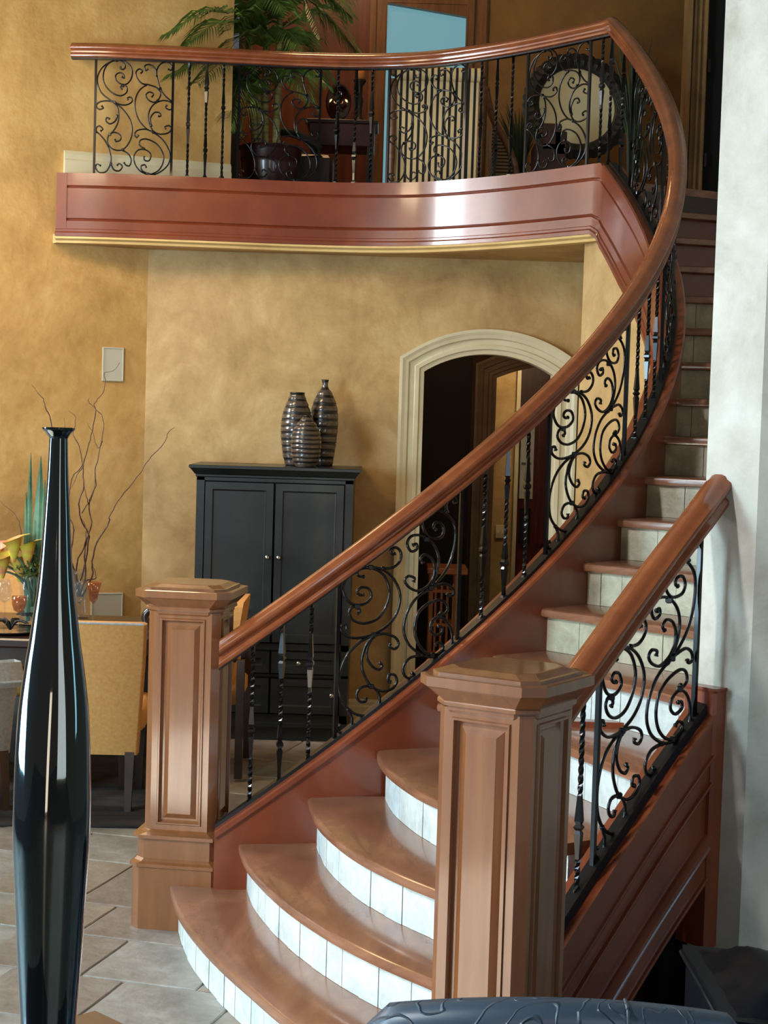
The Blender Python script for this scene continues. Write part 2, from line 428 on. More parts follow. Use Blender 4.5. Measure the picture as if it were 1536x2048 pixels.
# arch wall with segmental-arch opening
AX0, AX1, ASP, ARISE = 0.203, 0.995, 2.150, 0.118
AC = (AX0 + AX1) / 2; AH = (AX1 - AX0) / 2; AR = (AH * AH + ARISE * ARISE) / (2 * ARISE)
def arc_pts(x0, x1, zs, rise, n=22):
    c = (x0 + x1) / 2; hw = (x1 - x0) / 2; R = (hw * hw + rise * rise) / (2 * rise)
    a = math.asin(hw / R)
    return [(c + R * math.sin(-a + 2 * a * i / n), zs + rise - R + R * math.cos(-a + 2 * a * i / n)) for i in range(n + 1)]
def arch_wall(name, xl, xr, y, ztop, x0, x1, zs, rise, mat, th=0.14):
    A = arc_pts(x0, x1, zs, rise); m = MB()
    m.box(xl, x0, y, y + th, 0, ztop); m.box(x1, xr, y, y + th, 0, ztop)
    lo = [(x, y, z) for x, z in A]; 
    rings = [[(x, y, z), (x, y + th, z), (x, y + th, ztop), (x, y, ztop)] for x, z in A]
    m.loft(rings)
    return struct(m.obj(name, mat))
arch_wall('wall_rear', CX.x, 1.16, YW, 2.86, AX0, AX1, ASP, ARISE, GOLD)
def arch_trim(name, x0, x1, zs, rise, y, mat, wdt=0.135, d=0.045, par=None):
    A = arc_pts(x0, x1, zs, rise); path = [(x0, 0.0)] + A + [(x1, 0.0)]
    prof = [(-0.012, 0.14), (-0.012, -0.012), (0.012, -0.016), (0.018, -0.028), (0.040, -0.030), (0.046, -0.02), (0.075, -0.022), (0.082, -0.036), (0.10, -0.040), (0.118, -0.048), (wdt, -0.048), (wdt, 0.0), (0.0, 0.0)]
    rings = []
    n = len(path)
    for i in range(n):
        a = Vector(path[i]) - Vector(path[max(0, i - 1)]); b = Vector(path[min(n - 1, i + 1)]) - Vector(path[i])
        if a.length < 1e-6: a = b.copy()
        if b.length < 1e-6: b = a.copy()
        a.normalize(); b.normalize()
        na = Vector((-a.y, a.x)); nb = Vector((-b.y, b.x)); m = (na + nb).normalized(); m /= max(0.4, m.dot(na))
        rings.append([(path[i][0] + m.x * q, y + dd, path[i][1] + m.y * q) for q, dd in prof])
    o = MB().loft(rings).obj(name, mat); return struct(o)
arch_trim('trim_1', AX0, AX1, ASP, ARISE, YW, CREAMT)
# angled wall right of the arch and the drum wall under the stair
slab('wall_return', (1.155, YW + 0.1, 0), (1.018, 9.02, 0), 0, 2.86, GOLD, 0.1, 1)
slab('wall_pier', (1.018, 9.02, 0), (1.178, 8.66, 0), 0, 2.87, GOLD, 0.10, 1)
dr = [[(*pol(a, 1.975).xy, 0.0), (*pol(a, 2.0).xy, 0.0), (*pol(a, 2.0).xy, max(0.02, h_in(a) - 0.40)), (*pol(a, 1.975).xy, max(0.02, h_in(a) - 0.40))] for a in [112 - i * 2.5 for i in range(39)]]
struct(MB().loft(dr).obj('wall_stair_drum', GOLD))
# baseboards
def board(name, a, b, mat, h=0.16, d=0.022):
    a = Vector(a); b = Vector(b)
    prof = [(0, 0), (d, 0), (d, h * 0.72), (d * 0.6, h * 0.78), (d * 0.7, h * 0.9), (0.2 * d, h), (0, h)]
    return struct(sweep([a, b], prof).obj(name, mat))
board('baseboard_left', wall_left_at(-3.4), wall_left_at(tcorner), CREAMT)
board('baseboard_rear', (CX.x, YW, 0), (AX0 - 0.14, YW, 0), CREAMT)
board('baseboard_upper', wall_left_at(0.065, FLOOR2), wall_left_at(1.07, FLOOR2), CREAMT, 0.21, 0.03)
# upper floor: ngon slab behind the balcony line
fpts = [(p.x, p.y + 0.0) for p in bal_path] + [tuple(pol(PHC + 3.7, 2.02).xy), tuple(pol(119.2, 3.42).xy), (3.6, 9.6), (3.6, 13.95), (-3.1, 13.95), (wall_left_at(-1.2).x, wall_left_at(-1.2).y + 0.1), (wall_left_at(0.03).x, wall_left_at(0.03).y + 0.06)]
MBf = MB().loft([[(x, y, z) for x, y in fpts] for z in (2.87, FLOOR2)])
struct(MBf.obj('floor_upper', DARKW))
slab('ceiling_hall', (-1.0, YW + 0.15, 0), (4, YW + 0.15, 0), 2.75, 2.86, REDW, 4.5, 1)
# pillar wall at right
struct(MB().loft([[(0.973, 5.13, z), (1.103, 5.00, z), (1.2, 5.4, z), (1.04, 5.48, z)] for z in (0, 6.3)]).obj('wall_right', CREAMW))
slab('wall_right_front', (1.103, 5.00, 0), (3.2, 4.95, 0), 0, 6.3, CREAMW, 0.3, 1)
# curved outer stair wall
ow = [[(*pol(a, 3.40).xy, 0.0), (*pol(a, 3.52).xy, 0.0), (*pol(a, 3.52).xy, 6.3), (*pol(a, 3.40).xy, 6.3)] for a in [36 + i * 4 for i in range(21)]]
struct(MB().loft(ow).obj('wall_stair_outer', CREAMW))
# upper rear walls
YU = 12.6
GOLD_DIM = noisy('gold_plaster_dimmed', (112, 74, 28), (156, 112, 50), 1.6, 0.6, bump=0.3, bscale=14, c3=(134, 92, 38), lo=0.3, hi=0.72, detail=9)  # same gold paint, darkened in the colour for the weaker light upstairs
slab('wall_upper_rear', (0.62, YU, 0), (3.6, YU, 0), FLOOR2, 6.3, GOLD_DIM, 0.12, 1)
slab('wall_upper_panelled', (-1.3, YU, 0), (-0.1, YU, 0), FLOOR2, 6.3, REDW, 0.12, 1)
slab('wall_upper_recess', (-3.2, 14.0, 0), (3.6, 14.0, 0), FLOOR2, 6.3, DARKW, 0.12, 1)
struct(MB().box(-6, 5, 7.2, 14.2, 6.3, 6.4).obj('ceiling', CREAMT))
slab('wall_far_left', (-3.2, 9.6, 0), (-3.2, 14.0, 0), 0, 6.3, GOLD2, 0.1, 1)

# ------------------------------------------------------------ window upstairs
def upX(px, py, Y): return atY(px, py, Y)
wi = struct(MB().box(upX(773, 60, YU).x, upX(933, 60, YU).x, YU + 0.05, YU + 0.06, 3.2, upX(850, 9, YU).z).obj('window_1', DAYPANE))
fm = MB()
xa, xb = upX(740, 60, YU).x, upX(774, 60, YU).x; xc, xd = upX(932, 60, YU).x, upX(976, 60, YU).x
zt = upX(850, 8, YU).z
for x0, x1 in ((xa, xb), (xc, xd)):
    w = x1 - x0
    fm.box(x0, x1, YU - 0.02, YU + 0.1, FLOOR2, zt + 0.3); fm.box(x0 + w * 0.1, x0 + w * 0.35, YU - 0.045, YU - 0.02, FLOOR2, zt + 0.3); fm.box(x0 + w * 0.75, x0 + w * 0.92, YU - 0.035, YU - 0.02, FLOOR2, zt + 0.3)
fm.box(xb, xc, YU - 0.02, YU + 0.1, zt, zt + 0.3)
WCAS = noisy('window_casing_wood', (106, 66, 32), (140, 94, 52), 4, 0.4, stretch=(5, 5, 0.6))
fm.obj('window_frame', WCAS, wi)
# sash bar slanting along the top right, as the half open light of the window
hp = [upX(773, 6, YU), upX(933, 34, YU), upX(933, -30, YU), upX(773, -30, YU)]
MB().loft([[(p.x, YU + dy, p.z) for p in hp] for dy in (-0.015, 0.09)]).obj('window_header', WCAS, wi)
# tall sheer window strip behind the palm
p0 = upX(446, 120, 12.2)
ws = struct(MB().box(p0.x, p0.x + 0.11, 12.2, 12.21, atY(460, 135, 12.2).z, 5.6).obj('window_2', emit('dim_sheer', (96, 98, 108), 0.6)))
MB().box(p0.x - 0.05, p0.x, 12.15, 12.25, FLOOR2, 5.6).obj('window_frame', DARK, ws)
slab('wall_upper_dark', (p0.x - 0.04, 12.3, 0), (p0.x + 0.12, 12.3, 0), FLOOR2, 5.6, DARK, 0.05, 1)
# door casing and dark doorway at the top of the stairs
YD = 11.6
d1 = MB(); x0 = upX(1369, 180, YD).x; x1 = upX(1412, 180, YD).x; w = x1 - x0
d1.box(x0, x1, YD, YD + 0.14, FLOOR2, 6.2)
for q0, q1, dd in ((0.0, 0.2, 0.05), (0.3, 0.42, 0.02), (0.55, 0.66, 0.02), (0.78, 0.92, 0.035)): d1.box(x0 + w * q0, x0 + w * q1, YD - dd, YD, FLOOR2, 6.2)
do = struct(d1.obj('door_1', noisy('door_casing_paint', (132, 98, 58), (160, 124, 78), 4, 0.5)))
MB().box(x1, x1 + 0.5, YD + 0.06, YD + 0.1, FLOOR2, 6.2).obj('doorway_shade', DARK, do)  # near-black sheet stands in for the shade inside the open doorway
hg = MB()
for z in (3.62, 4.25, 4.95): hg.box(x1 + 0.005, x1 + 0.02, YD - 0.012, YD + 0.06, z, z + 0.09)
hg.obj('hinge', DARKW, do)

# ------------------------------------------------------------ stair treads and risers
stair = thing('staircase', 'curved cherry wood staircase with stone-faced risers and bowed lower treads', 'staircase', (0.2, 5.2, 0))
F = {}
F[1] = [(-0.735, 6.02), (-0.716, 5.93), (-0.672, 5.73), (-0.603, 5.51), (-0.489, 5.22), (-0.356, 4.94), (-0.22, 4.67), (-0.06, 4.42), (0.10, 4.22), (0.24, 4.09)]
F[2] = [(-0.492, 6.04), (-0.478, 5.93), (-0.425, 5.68), (-0.293, 5.31), (-0.139, 5.00), (0.012, 4.77), (0.166, 4.58), (0.30, 4.42)]
F[3] = [(-0.245, 6.05), (-0.228, 5.88), (-0.183, 5.63), (-0.075, 5.31), (0.051, 5.07), (0.176, 4.89), (0.40, 4.59)]
F[4] = [(0.0, 6.07), (0.004, 5.98), (0.039, 5.76), (0.112, 5.51), (0.19, 5.33), (0.34, 5.07), (0.535, 4.80)]
def nose_ph(n): return -0.35 + 6.64 * (n - 1)
for n in range(5, 20):
    ph = nose_ph(n); r1 = {5: 3.36, 6: 3.30}.get(n, 3.38)
    F[n] = [tuple(pol(ph + 0.6 * math.sin(PI * k / 6) * (1 if n < 8 else 0), 2.0 + (r1 - 2.0) * k / 6).xy) for k in range(7)]
NS = 28
FC = {n: resample(catmull([(x, y, 0) for x, y in F[n]], 6), NS) for n in F}
def offset_line(P, d):
    out = []
    for i, p in enumerate(P):
        t = P[min(len(P) - 1, i + 1)] - P[max(0, i - 1)]; t.normalize()
        out.append(p + Vector((-t.y, t.x, 0)) * d)   # left of travel (inner->outer) = uphill side
    return out
for n in range(1, 19):
    z = RISE * n; A = FC[n]; B = offset_line(FC[n + 1], 0.055)
    rings = []
    for a, b in zip(A, B):
        d = (b - a).normalized()
        rings.append([a + d * 0.012 + Vector((0, 0, z - 0.036)), a + d * 0.003 + Vector((0, 0, z - 0.031)), a + Vector((0, 0, z - 0.018)), a + d * 0.003 + Vector((0, 0, z - 0.005)), a + d * 0.012 + Vector((0, 0, z)),
                      b + Vector((0, 0, z)), b + Vector((0, 0, z - 0.036))])
    MB().loft(rings).obj('tread', TREADW, stair, smooth=True, autosmooth=35, loc=(A[0].x, A[0].y, z))
# landing nosing
A = FC[19]
MB().loft([[a + Vector((0, 0, FLOOR2 - 0.036)), a + Vector((0, 0, FLOOR2 + 0.004)), a + Vector((-0.05, 0.12, FLOOR2 + 0.004)), a + Vector((-0.05, 0.12, FLOOR2 - 0.036))] for a in A]).obj('tread', TREADW, stair)
for n in range(1, 20):
    z0 = RISE * (n - 1); z1 = RISE * n - 0.034
    L = offset_line(FC[n], 0.034); Lb = offset_line(FC[n], 0.06)
    rb = MB().loft([[a + Vector((0, 0, z0)), b + Vector((0, 0, z0)), b + Vector((0, 0, z1)), a + Vector((0, 0, z1))] for a, b in zip(Lb, offset_line(FC[n], 0.085))]).obj('riser', GROUT if n < 16 else CHERRY, stair)
    if n >= 16: continue
    # stone tiles: cut along the line at random widths
    Ls = [0]
    for a, b in zip(L, L[1:]): Ls.append(Ls[-1] + (b - a).length)
    def at(P, s):
        k = 0
        while k < len(Ls) - 2 and Ls[k + 1] < s: k += 1
        return P[k].lerp(P[k + 1], (s - Ls[k]) / (Ls[k + 1] - Ls[k]))
    s = 0.0
    while s < Ls[-1] - 0.02:
        wd = random.choice((0.07, 0.10, 0.10, 0.15)) if n < 5 else random.choice((0.10, 0.15, 0.2)); e = min(Ls[-1], s + wd)
        dz = random.uniform(-0.002, 0.002); q = [s + 0.0012 + (e - s - 0.0024) * i / 3 for i in range(4)]
        rg = []
        for t in q:
            a = at(L, t); b = at(Lb, t); dd = (a - b).normalized() * dz
            rg.append([a + dd + Vector((0, 0, z0 + 0.001)), b + Vector((0, 0, z0 + 0.001)), b + Vector((0, 0, z1)), a + dd + Vector((0, 0, z1))])
        MB().loft(rg).obj('stone_tile', RISERT[random.randrange(2)] if n < 5 else RISERT[1] if n < 7 else RISERT[2], rb)  # upper risers warmer and darker: the change of light is put in the colour
        s = e
# inner stringer + balcony fascia in one continuous moulded board
T = 0.052
prof = [(T, 0.0), (T, -0.070), (T - 0.006, -0.073), (T - 0.012, -0.080), (T - 0.003, -0.087), (T - 0.003, -0.256), (T - 0.012, -0.263), (T - 0.006, -0.270), (T, -0.273), (T, -0.318),
        (T + 0.006, -0.322), (T + 0.006, -0.334), (T + 0.014, -0.342), (T + 0.014, -0.362), (-T, -0.362), (-T, 0.0)]
strip = [i for i in range(len(main_path))]
fascia_path = main_path[:NB]; st_path = main_path[NB - 1:]
sb = sweep(main_path, prof, main_zs).obj('stringer', CHERRY, stair, smooth=True, autosmooth=25)
# end stile at the far left of the fascia panel
p = bal_path[0]
MB().box(p.x, p.x + 0.062, p.y - T - 0.0015, p.y - T + 0.02, FASC - 0.32, FASC - 0.001).rot(math.atan2(bal_path[2].y - p.y, bal_path[2].x - p.x), p.x, p.y).obj('end_stile', CHERRY, stair)
cap = [(-0.062, -0.004), (-0.062, 0.012), (-0.055, 0.018), (0.055, 0.018), (0.062, 0.012), (0.062, -0.004)]
sweep(st_path[1:], cap, main_zs[NB:]).obj('stringer_cap', CHERRY, stair, smooth=True, autosmooth=30)
# skirt board under the stringer on the stair side, down to the treads
sk = []
for a in stair_ph[1:]:
    zt_ = h_in(a) - 0.3; zb = max(0.0, h_in(a) - 0.95)
    sk.append([pol(a, 2.034) + Vector((0, 0, zb)), pol(a, 2.008) + Vector((0, 0, zb)), pol(a, 2.008) + Vector((0, 0, zt_)), pol(a, 2.034) + Vector((0, 0, zt_))])
MB().loft(sk).obj('skirt_board', CHERRY, stair, smooth=True, autosmooth=30)
# outer stringer
oprof = [(0.045, 0.0), (0.045, -0.105), (0.052, -0.108), (0.054, -0.114), (0.052, -0.120), (0.040, -0.124), (0.040, -0.185), (0.050, -0.188), (0.052, -0.194), (0.050, -0.200), (0.032, -0.206), (0.032, -0.345), (0.048, -0.350), (0.056, -0.358), (0.056, -0.368), (0.048, -0.376), (0.044, -0.380), (0.050, -0.386), (0.053, -0.393), (0.050, -0.400), (0.040, -0.404), (0.040, -0.475), (0.048, -0.478), (0.050, -0.485), (0.048, -0.492), (-0.05, -0.492), (-0.05, 0.0)]
sweep(out_path, oprof, [1.0] * len(out_path)).obj('outer_stringer', CHERRY, stair, smooth=True, autosmooth=25)
sweep(out_path, [(-0.062, -0.002), (-0.062, 0.014), (0.052, 0.014), (0.052, -0.002)]).obj('stringer_cap', CHERRY, stair, smooth=True, autosmooth=30)
e = out_path[-1]; d = (out_path[-1] - out_path[-3]); d.z = 0; d.normalize()
ep = MB().octo([(0.30, 0.062), (1.075, 0.062), (1.083, 0.066), (1.09, 0.066)], rad(40), e.x + 0.015, e.y + 0.02, 0.008)
ep.obj('end_post', CHERRY, stair)
# soffit moulding below the balcony fascia (cream)
tr = struct(sweep(main_path[:NB], [(0.062, -0.363), (0.066, -0.375), (0.045, -0.385), (0.04, -0.398), (-0.03, -0.398), (-0.03, -0.363)]).obj('trim_2', FASCT))
# balcony soffit
sof = MB()
sp_ = [(p.x, p.y) for p in bal_path] + [(1.16, YW + 0.2), (CX.x - 0.1, YW + 0.2), (wall_left_at(0).x - 0.02, wall_left_at(0).y + 0.05)]
sof.loft([[(x, y, z) for x, y in sp_] for z in (FASC - 0.392, FASC - 0.34)])
struct(sof.obj('ceiling_balcony_soffit', GOLD))
# dark enclosure below the outer stringer
slab('wall_under_stair', (0.30, 5.75, 0), (1.4, 5.75, 0), 0, 0.85, CHERRY, 0.05, 1)

# ------------------------------------------------------------ newel posts
def newel(cx, cy, rot, label, dz=0.0, a=0.1315):
    o = thing('newel_post', label, 'newel post', (cx, cy, 0))
    ch = 0.026; c, s = math.cos(rot), math.sin(rot)
    J = 1.150 + dz
    MB().octo([(0.0, a + 0.036), (0.225, a + 0.036), (0.228, a + 0.043), (0.240, a + 0.043), (0.246, a + 0.030), (0.255, a + 0.022)], rot, cx, cy, 0.034).obj('plinth', NEWELW, o)
    MB().octo([(0.255, a + 0.020), (0.325, a + 0.020), (0.33, a + 0.034), (0.343, a + 0.034), (0.35, a + 0.012), (0.358, a)], rot, cx, cy, 0.030).obj('base_moulding', NEWELW, o)
    # shaft: four panelled faces and four chamfers
    z0, z1 = 0.355, J
    m = MB()
    w = 2 * (a - ch)
    P = [(0, 0), (0.022, 0), (0.025, 0.005), (0.030, 0.005), (0.033, -0.007), (0.038, -0.013), (0.045, -0.013), (0.063, -0.001), (0.064, -0.001)]
    for k in range(4):
        th = rot + k * PI / 2
        ux = Vector((math.cos(th), math.sin(th), 0)); nn = Vector((math.sin(th), -math.cos(th), 0))
        o0 = Vector((cx, cy, z0)) + nn * a - ux * (a - ch)
        m.panel(o0, ux, (0, 0, 1), w, z1 - z0, P)
        u2 = Vector((math.cos(th + PI / 2), math.sin(th + PI / 2), 0))
        e0 = Vector((cx, cy, z0)) + nn * a + ux * (a - ch); e1 = Vector((cx, cy, z0)) + ux * a + nn * (a - ch)
        up = Vector((0, 0, z1 - z0)); m.add([e0, e1, e1 + up, e0 + up], [(0, 1, 2, 3)])
    m.obj('shaft', NEWELW, o)
    cp = MB().octo([(J - 0.012, a + 0.001), (J - 0.006, a + 0.006), (J + 0.004, a + 0.006), (J + 0.006, a + 0.014), (J + 0.014, a + 0.014), (J + 0.017, a + 0.012), (J + 0.05, a + 0.040), (J + 0.054, a + 0.046), (J + 0.078, a + 0.046), (J + 0.080, a + 0.040), (J + 0.0805, a + 0.012)], rot, cx, cy, 0.045)
    cp.obj('cap', NEWELW, o)
    MB().octo([(J + 0.080, a + 0.020), (J + 0.088, a + 0.020), (J + 0.089, a + 0.012), (J + 0.099, a - 0.012), (J + 0.100, a - 0.018)], rot, cx, cy, 0.036).obj('cap_top', NEWELW, o)
    return o
newel(-0.6906, 6.165, rad(-7.6), 'brown wooden newel post at the left foot of the stairs, beside the dining area')
newel(0.3252, 4.242, rad(-32.26), 'large brown wooden newel post in the foreground, at the right foot of the stairs', 0.008)

# ------------------------------------------------------------ railing ironwork
def baluster(parent, p, h, kind, rot=0.0, r=0.0082):
    """square forged bar with twisted runs, swellings and knuckles"""
    N = 64; rings = []; ang = rot
    kn = {'a': (0.46,), 'b': (0.24, 0.78), 'c': (), 'd': (0.62,), 'e': (0.33,)}[kind]
    tw = {'a': ((0.04, 0.30), (0.62, 0.96)), 'b': ((0.36, 0.66),), 'c': ((0.1, 0.9),), 'd': ((0.05, 0.45), (0.8, 0.97)), 'e': ((0.03, 0.18), (0.5, 0.95))}[kind]
    for i in range(N + 1):
        t = i / N; rr = r
        for k in kn:
            dd = abs(t - k)
            if dd < 0.012: rr = r * 2.1
            elif dd < 0.028: rr = r * 1.15
            elif dd < 0.15: rr = r * (1.75 - 0.75 * (dd - 0.028) / 0.122)
        if i in (0, 1): rr = r * 1.9
        if any(a <= t <= b for a, b in tw): ang += 0.55
        rings.append([(p[0] + rr * math.cos(ang + PI / 4 + k * PI / 2), p[1] + rr * math.sin(ang + PI / 4 + k * PI / 2), p[2] + h * t) for k in range(4)])
    return MB().loft(rings).obj('baluster', IRON, parent, loc=(p[0], p[1], p[2]))

# traced scrollwork of a stair panel: pixel grid of the panel, sheared
SP = [
 [(290, 852), (262, 858), (236, 832), (268, 797), (326, 806), (346, 875), (285, 930), (200, 930), (150, 880), (130, 800), (180, 690), (250, 648), (340, 636)],
 [(340, 636), (430, 650), (520, 720), (575, 850), (550, 990), (480, 1090), (370, 1162), (280, 1192), (190, 1195), (125, 1155), (118, 1105), (150, 1095), (162, 1128)],
 [(292, 712), (246, 706), (240, 670), (290, 644), (380, 652), (450, 705), (490, 820), (465, 940), (400, 1038), (300, 1080), (215, 1062), (175, 1005), (198, 955), (240, 952), (258, 985), (236, 1008)],
 [(425, 640), (510, 634), (568, 585), (580, 520), (545, 475), (497, 492), (508, 528), (534, 520)],
 [(370, 1168), (260, 1230), (160, 1340), (105, 1500), (110, 1660), (170, 1760), (270, 1812), (370, 1790), (415, 1700), (402, 1625), (345, 1578), (268, 1590), (236, 1650), (262, 1700), (305, 1698), (308, 1665)],
 [(365, 1172), (300, 1270), (275, 1400), (300, 1500), (352, 1578), (430, 1616), (510, 1600), (552, 1545), (538, 1490), (492, 1486), (480, 1535), (506, 1545)],
 [(368, 1180), (332, 1240), (312, 1330), (348, 1410), (405, 1445), (436, 1414), (412, 1386)],
 [(370, 1172), (460, 1160), (540, 1190), (565, 1240), (535, 1280), (492, 1262), (498, 1236)],
 [(165, 1755), (200, 1830), (192, 1905), (150, 1945), (106, 1945), (90, 1905), (114, 1888)],
 [(868, 328), (846, 310), (856, 272), (905, 270), (932, 325), (905, 385), (820, 388), (765, 330), (750, 250), (790, 190), (870, 165), (950, 190), (1015, 260), (1036, 350), (1020, 480), (970, 620), (905, 715), (830, 790)],
 [(958, 185), (952, 118), (982, 62), (1022, 62), (1040, 92), (1012, 98)],
 [(672, 452), (704, 440), (708, 482), (660, 500), (628, 440), (660, 382), (730, 370), (800, 395), (862, 465), (890, 560), (880, 660), (835, 770)],
 [(760, 594), (738, 558), (775, 525), (828, 552), (856, 620), (848, 705), (800, 778), (720, 815), (645, 785), (612, 735), (640, 698), (690, 712), (682, 745)],
 [(830, 788), (885, 768), (955, 755), (1012, 790), (1022, 838), (982, 855), (966, 830)],
 [(810, 798), (700, 880), (628, 1000), (606, 1130), (640, 1230), (705, 1295), (800, 1342), (920, 1330), (1000, 1262), (1012, 1160), (970, 1062), (900, 1022), (838, 1058), (826, 1122), (868, 1170), (925, 1148), (922, 1102), (886, 1098)],
 [(905, 985), (932, 1004), (970, 972), (958, 912), (900, 885), (800, 920), (720, 1000), (695, 1120), (722, 1230), (790, 1308), (860, 1328), (920, 1300), (936, 1256), (900, 1228), (868, 1250)],
 [(770, 1330), (660, 1350), (606, 1420), (612, 1486), (652, 1514), (695, 1490), (672, 1468)],
]
SPC = [(340, 636), (368, 1166), (352, 1578), (240, 948), (830, 790), (790, 400), (850, 1330), (905, 1012)]
def sp_uv(x, y):
    xl = 100 - 0.0235 * (y - 700); u = (x - xl) / 970.0
    return u, (2020 - 790 * u - y) / 1255.0
BP = [
 [(365, 410), (345, 388), (376, 356), (412, 388), (405, 442), (350, 476), (280, 460), (210, 400), (170, 320), (176, 220), (220, 140), (300, 102), (368, 120), (394, 162), (374, 196), (340, 186), (350, 165)],
 [(358, 272), (384, 288), (375, 250), (340, 232), (300, 255), (296, 302), (336, 346), (400, 354), (450, 300), (466, 220), (440, 150), (390, 110), (320, 94), (240, 122), (160, 182), (114, 270), (112, 360), (150, 450), (220, 512), (290, 550), (360, 574), (422, 566), (466, 530), (452, 490), (416, 498), (424, 520)],
 [(285, 548), (370, 620), (440, 720), (466, 830), (446, 950), (372, 1050), (275, 1052), (215, 985), (228, 900), (290, 870), (346, 900), (345, 950), (300, 966), (292, 940)],
 [(285, 545), (205, 536), (132, 550), (98, 590), (125, 628), (170, 615), (152, 590)],
 [(285, 550), (320, 620), (325, 740), (285, 838), (232, 900)],
 [(314, 680), (295, 745), (240, 780), (198, 750), (208, 714), (238, 730)],
 [(92, 862), (150, 912), (210, 1000), (246, 1110), (245, 1205), (200, 1290), (130, 1302), (92, 1250), (110, 1214), (148, 1232)],
 [(95, 885), (98, 830), (130, 806), (166, 838), (140, 862)],
 [(246, 1195), (280, 1268), (335, 1278), (366, 1232), (334, 1202), (312, 1226)],
 [(368, 1056), (430, 1098), (456, 1160), (440, 1220), (400, 1214), (384, 1186)],
 [(548, 232), (570, 205), (538, 184), (504, 215), (510, 270), (560, 335), (640, 350), (712, 376), (752, 430), (740, 490), (690, 532), (632, 512), (604, 460), (640, 425), (682, 446), (662, 480)],
 [(628, 182), (600, 196), (592, 148), (645, 134), (700, 180), (715, 260), (750, 380), (800, 460), (860, 512), (882, 560), (852, 606), (804, 584), (822, 556)],
 [(828, 172), (862, 182), (868, 138), (820, 100), (752, 122), (714, 190), (714, 262)],
 [(612, 348), (540, 410), (500, 500), (495, 610), (530, 720), (600, 810), (682, 856), (760, 912), (820, 990), (850, 1080), (838, 1185), (760, 1270), (660, 1312), (560, 1280), (500, 1210), (484, 1120), (528, 1050), (602, 1044), (656, 1090), (640, 1158), (592, 1154), (588, 1112)],
 [(868, 522), (780, 510), (690, 550), (640, 630), (630, 720), (656, 800), (696, 852), (762, 870), (838, 850), (866, 804), (838, 776), (798, 792), (810, 816)],
 [(662, 795), (650, 710), (688, 645), (738, 640), (756, 676), (728, 680)],
 [(680, 850), (600, 824), (520, 840), (490, 882), (512, 916), (532, 888)],
 [(584, 1032), (540, 992), (552, 942), (620, 930), (720, 980), (782, 1080), (780, 1180), (730, 1265), (640, 1312)],
 [(640, 1302), (572, 1270), (558, 1222), (595, 1204), (612, 1236)],
]
BPC = [(305, 100), (285, 548), (372, 372), (238, 892), (370, 1052), (682, 855), (750, 385), (725, 515), (862, 515), (640, 1305), (585, 1035)]
def bp_uv(x, y):
    xl = 96 - 0.016 * (y - 80)
    return (x - xl) / 788.0, (1325 - y) / 1240.0
def iron_panel(parent, posf, s0, s1, hfun, L, curves, colls, uvf, r=0.0056):
    """posf(s)->Vector xy, hfun(s) base height. s0 = u 0, s1 = u 1"""
    def W3(u, v):
        s = s0 + (s1 - s0) * u; p = posf(s); return Vector((p.x, p.y, hfun(s) + L(s) * v))
    a = W3(0, 0)
    loop = [W3(0, 0.0), W3(0, 0.5), W3(0, 1.0)] + [W3(k / 8, 1.0) for k in range(1, 9)] + [W3(1, 0.5), W3(1, 0.0)] + [W3(1 - k / 8, 0.0) for k in range(1, 8)]
    sec = []
    M = len(loop)
    for k in range(M):
        a_ = loop[k] - loop[k - 1]; b_ = loop[(k + 1) % M] - loop[k]; a_.normalize(); b_.normalize()
        t_ = (a_ + b_).normalized(); out = Vector((W3(1, 0) - W3(0, 0)).cross(Vector((0, 0, 1)))).normalized()
        sd_ = t_.cross(out).normalized(); q_ = 0.0068 / max(0.5, sd_.dot(a_.cross(out).normalized()))
        sec.append([loop[k] + sd_ * q_ + out * 0.0068, loop[k] + sd_ * q_ - out * 0.0068, loop[k] - sd_ * q_ - out * 0.0068, loop[k] - sd_ * q_ + out * 0.0068])
    sec.append(sec[0])
    fr = MB().loft(sec, caps=False)
    fo = fr.obj('scroll_panel', IRON, parent, loc=a)
    for cv in curves:
        pts2 = catmull([(x, y, 0) for x, y in cv], 5)
        pts = []
        for p in pts2:
            u, v = uvf(p.x, p.y); v = min(0.992, max(0.012, v)); u = min(0.99, max(0.01, u))
            pts.append(W3(u, v))
        n = len(pts); rs = [r] * n
        rs[0] = r * 1.35; rs[1] = r * 1.55; rs[-1] = r * 1.35; rs[-2] = r * 1.55
        MB().tube(pts, rs, 6).obj('scroll', IRON, fo, smooth=True)
    for x, y in colls:
        u, v = uvf(x, y); q = W3(u, min(0.985, v)); 
        MB().bbox(q.x - r * 1.7, q.x + r * 1.7, q.y - r * 1.7, q.y + r * 1.7, q.z - r * 1.7, q.z + r * 1.7, 0.003).obj('collar', IRON, fo)
    return fo
railing = thing('stair_railing', 'continuous wooden handrail with black scrolled ironwork along the balcony and inner stair', 'railing', (0.4, 7.0, 0.9))
def Lst(ph): return 0.600 + (0.06 * min(1, max(0, (ph - 72) / 43.0)))
LB = 0.66
_s0 = bal_s_for_x(140)
rail_path = [Vector((p.x, p.y, FASC + LB)) for p in [bal_at(_s0 + (bal_len - _s0) * i / (NB - 1)) for i in range(NB)]] + [pol(a, RI) + Vector((0, 0, h_in(a) + Lst(a))) for a in stair_ph[1:]]
_h = [(0.026, 0.0), (0.034, 0.003), (0.037, 0.009), (0.036, 0.017), (0.030, 0.022), (0.026, 0.026), (0.027, 0.034), (0.034, 0.039), (0.041, 0.045), (0.043, 0.053), (0.041, 0.061), (0.034, 0.065), (0.028, 0.068), (0.022, 0.076), (0.010, 0.080)]
HR = _h + [(-d, z) for d, z in reversed(_h)]
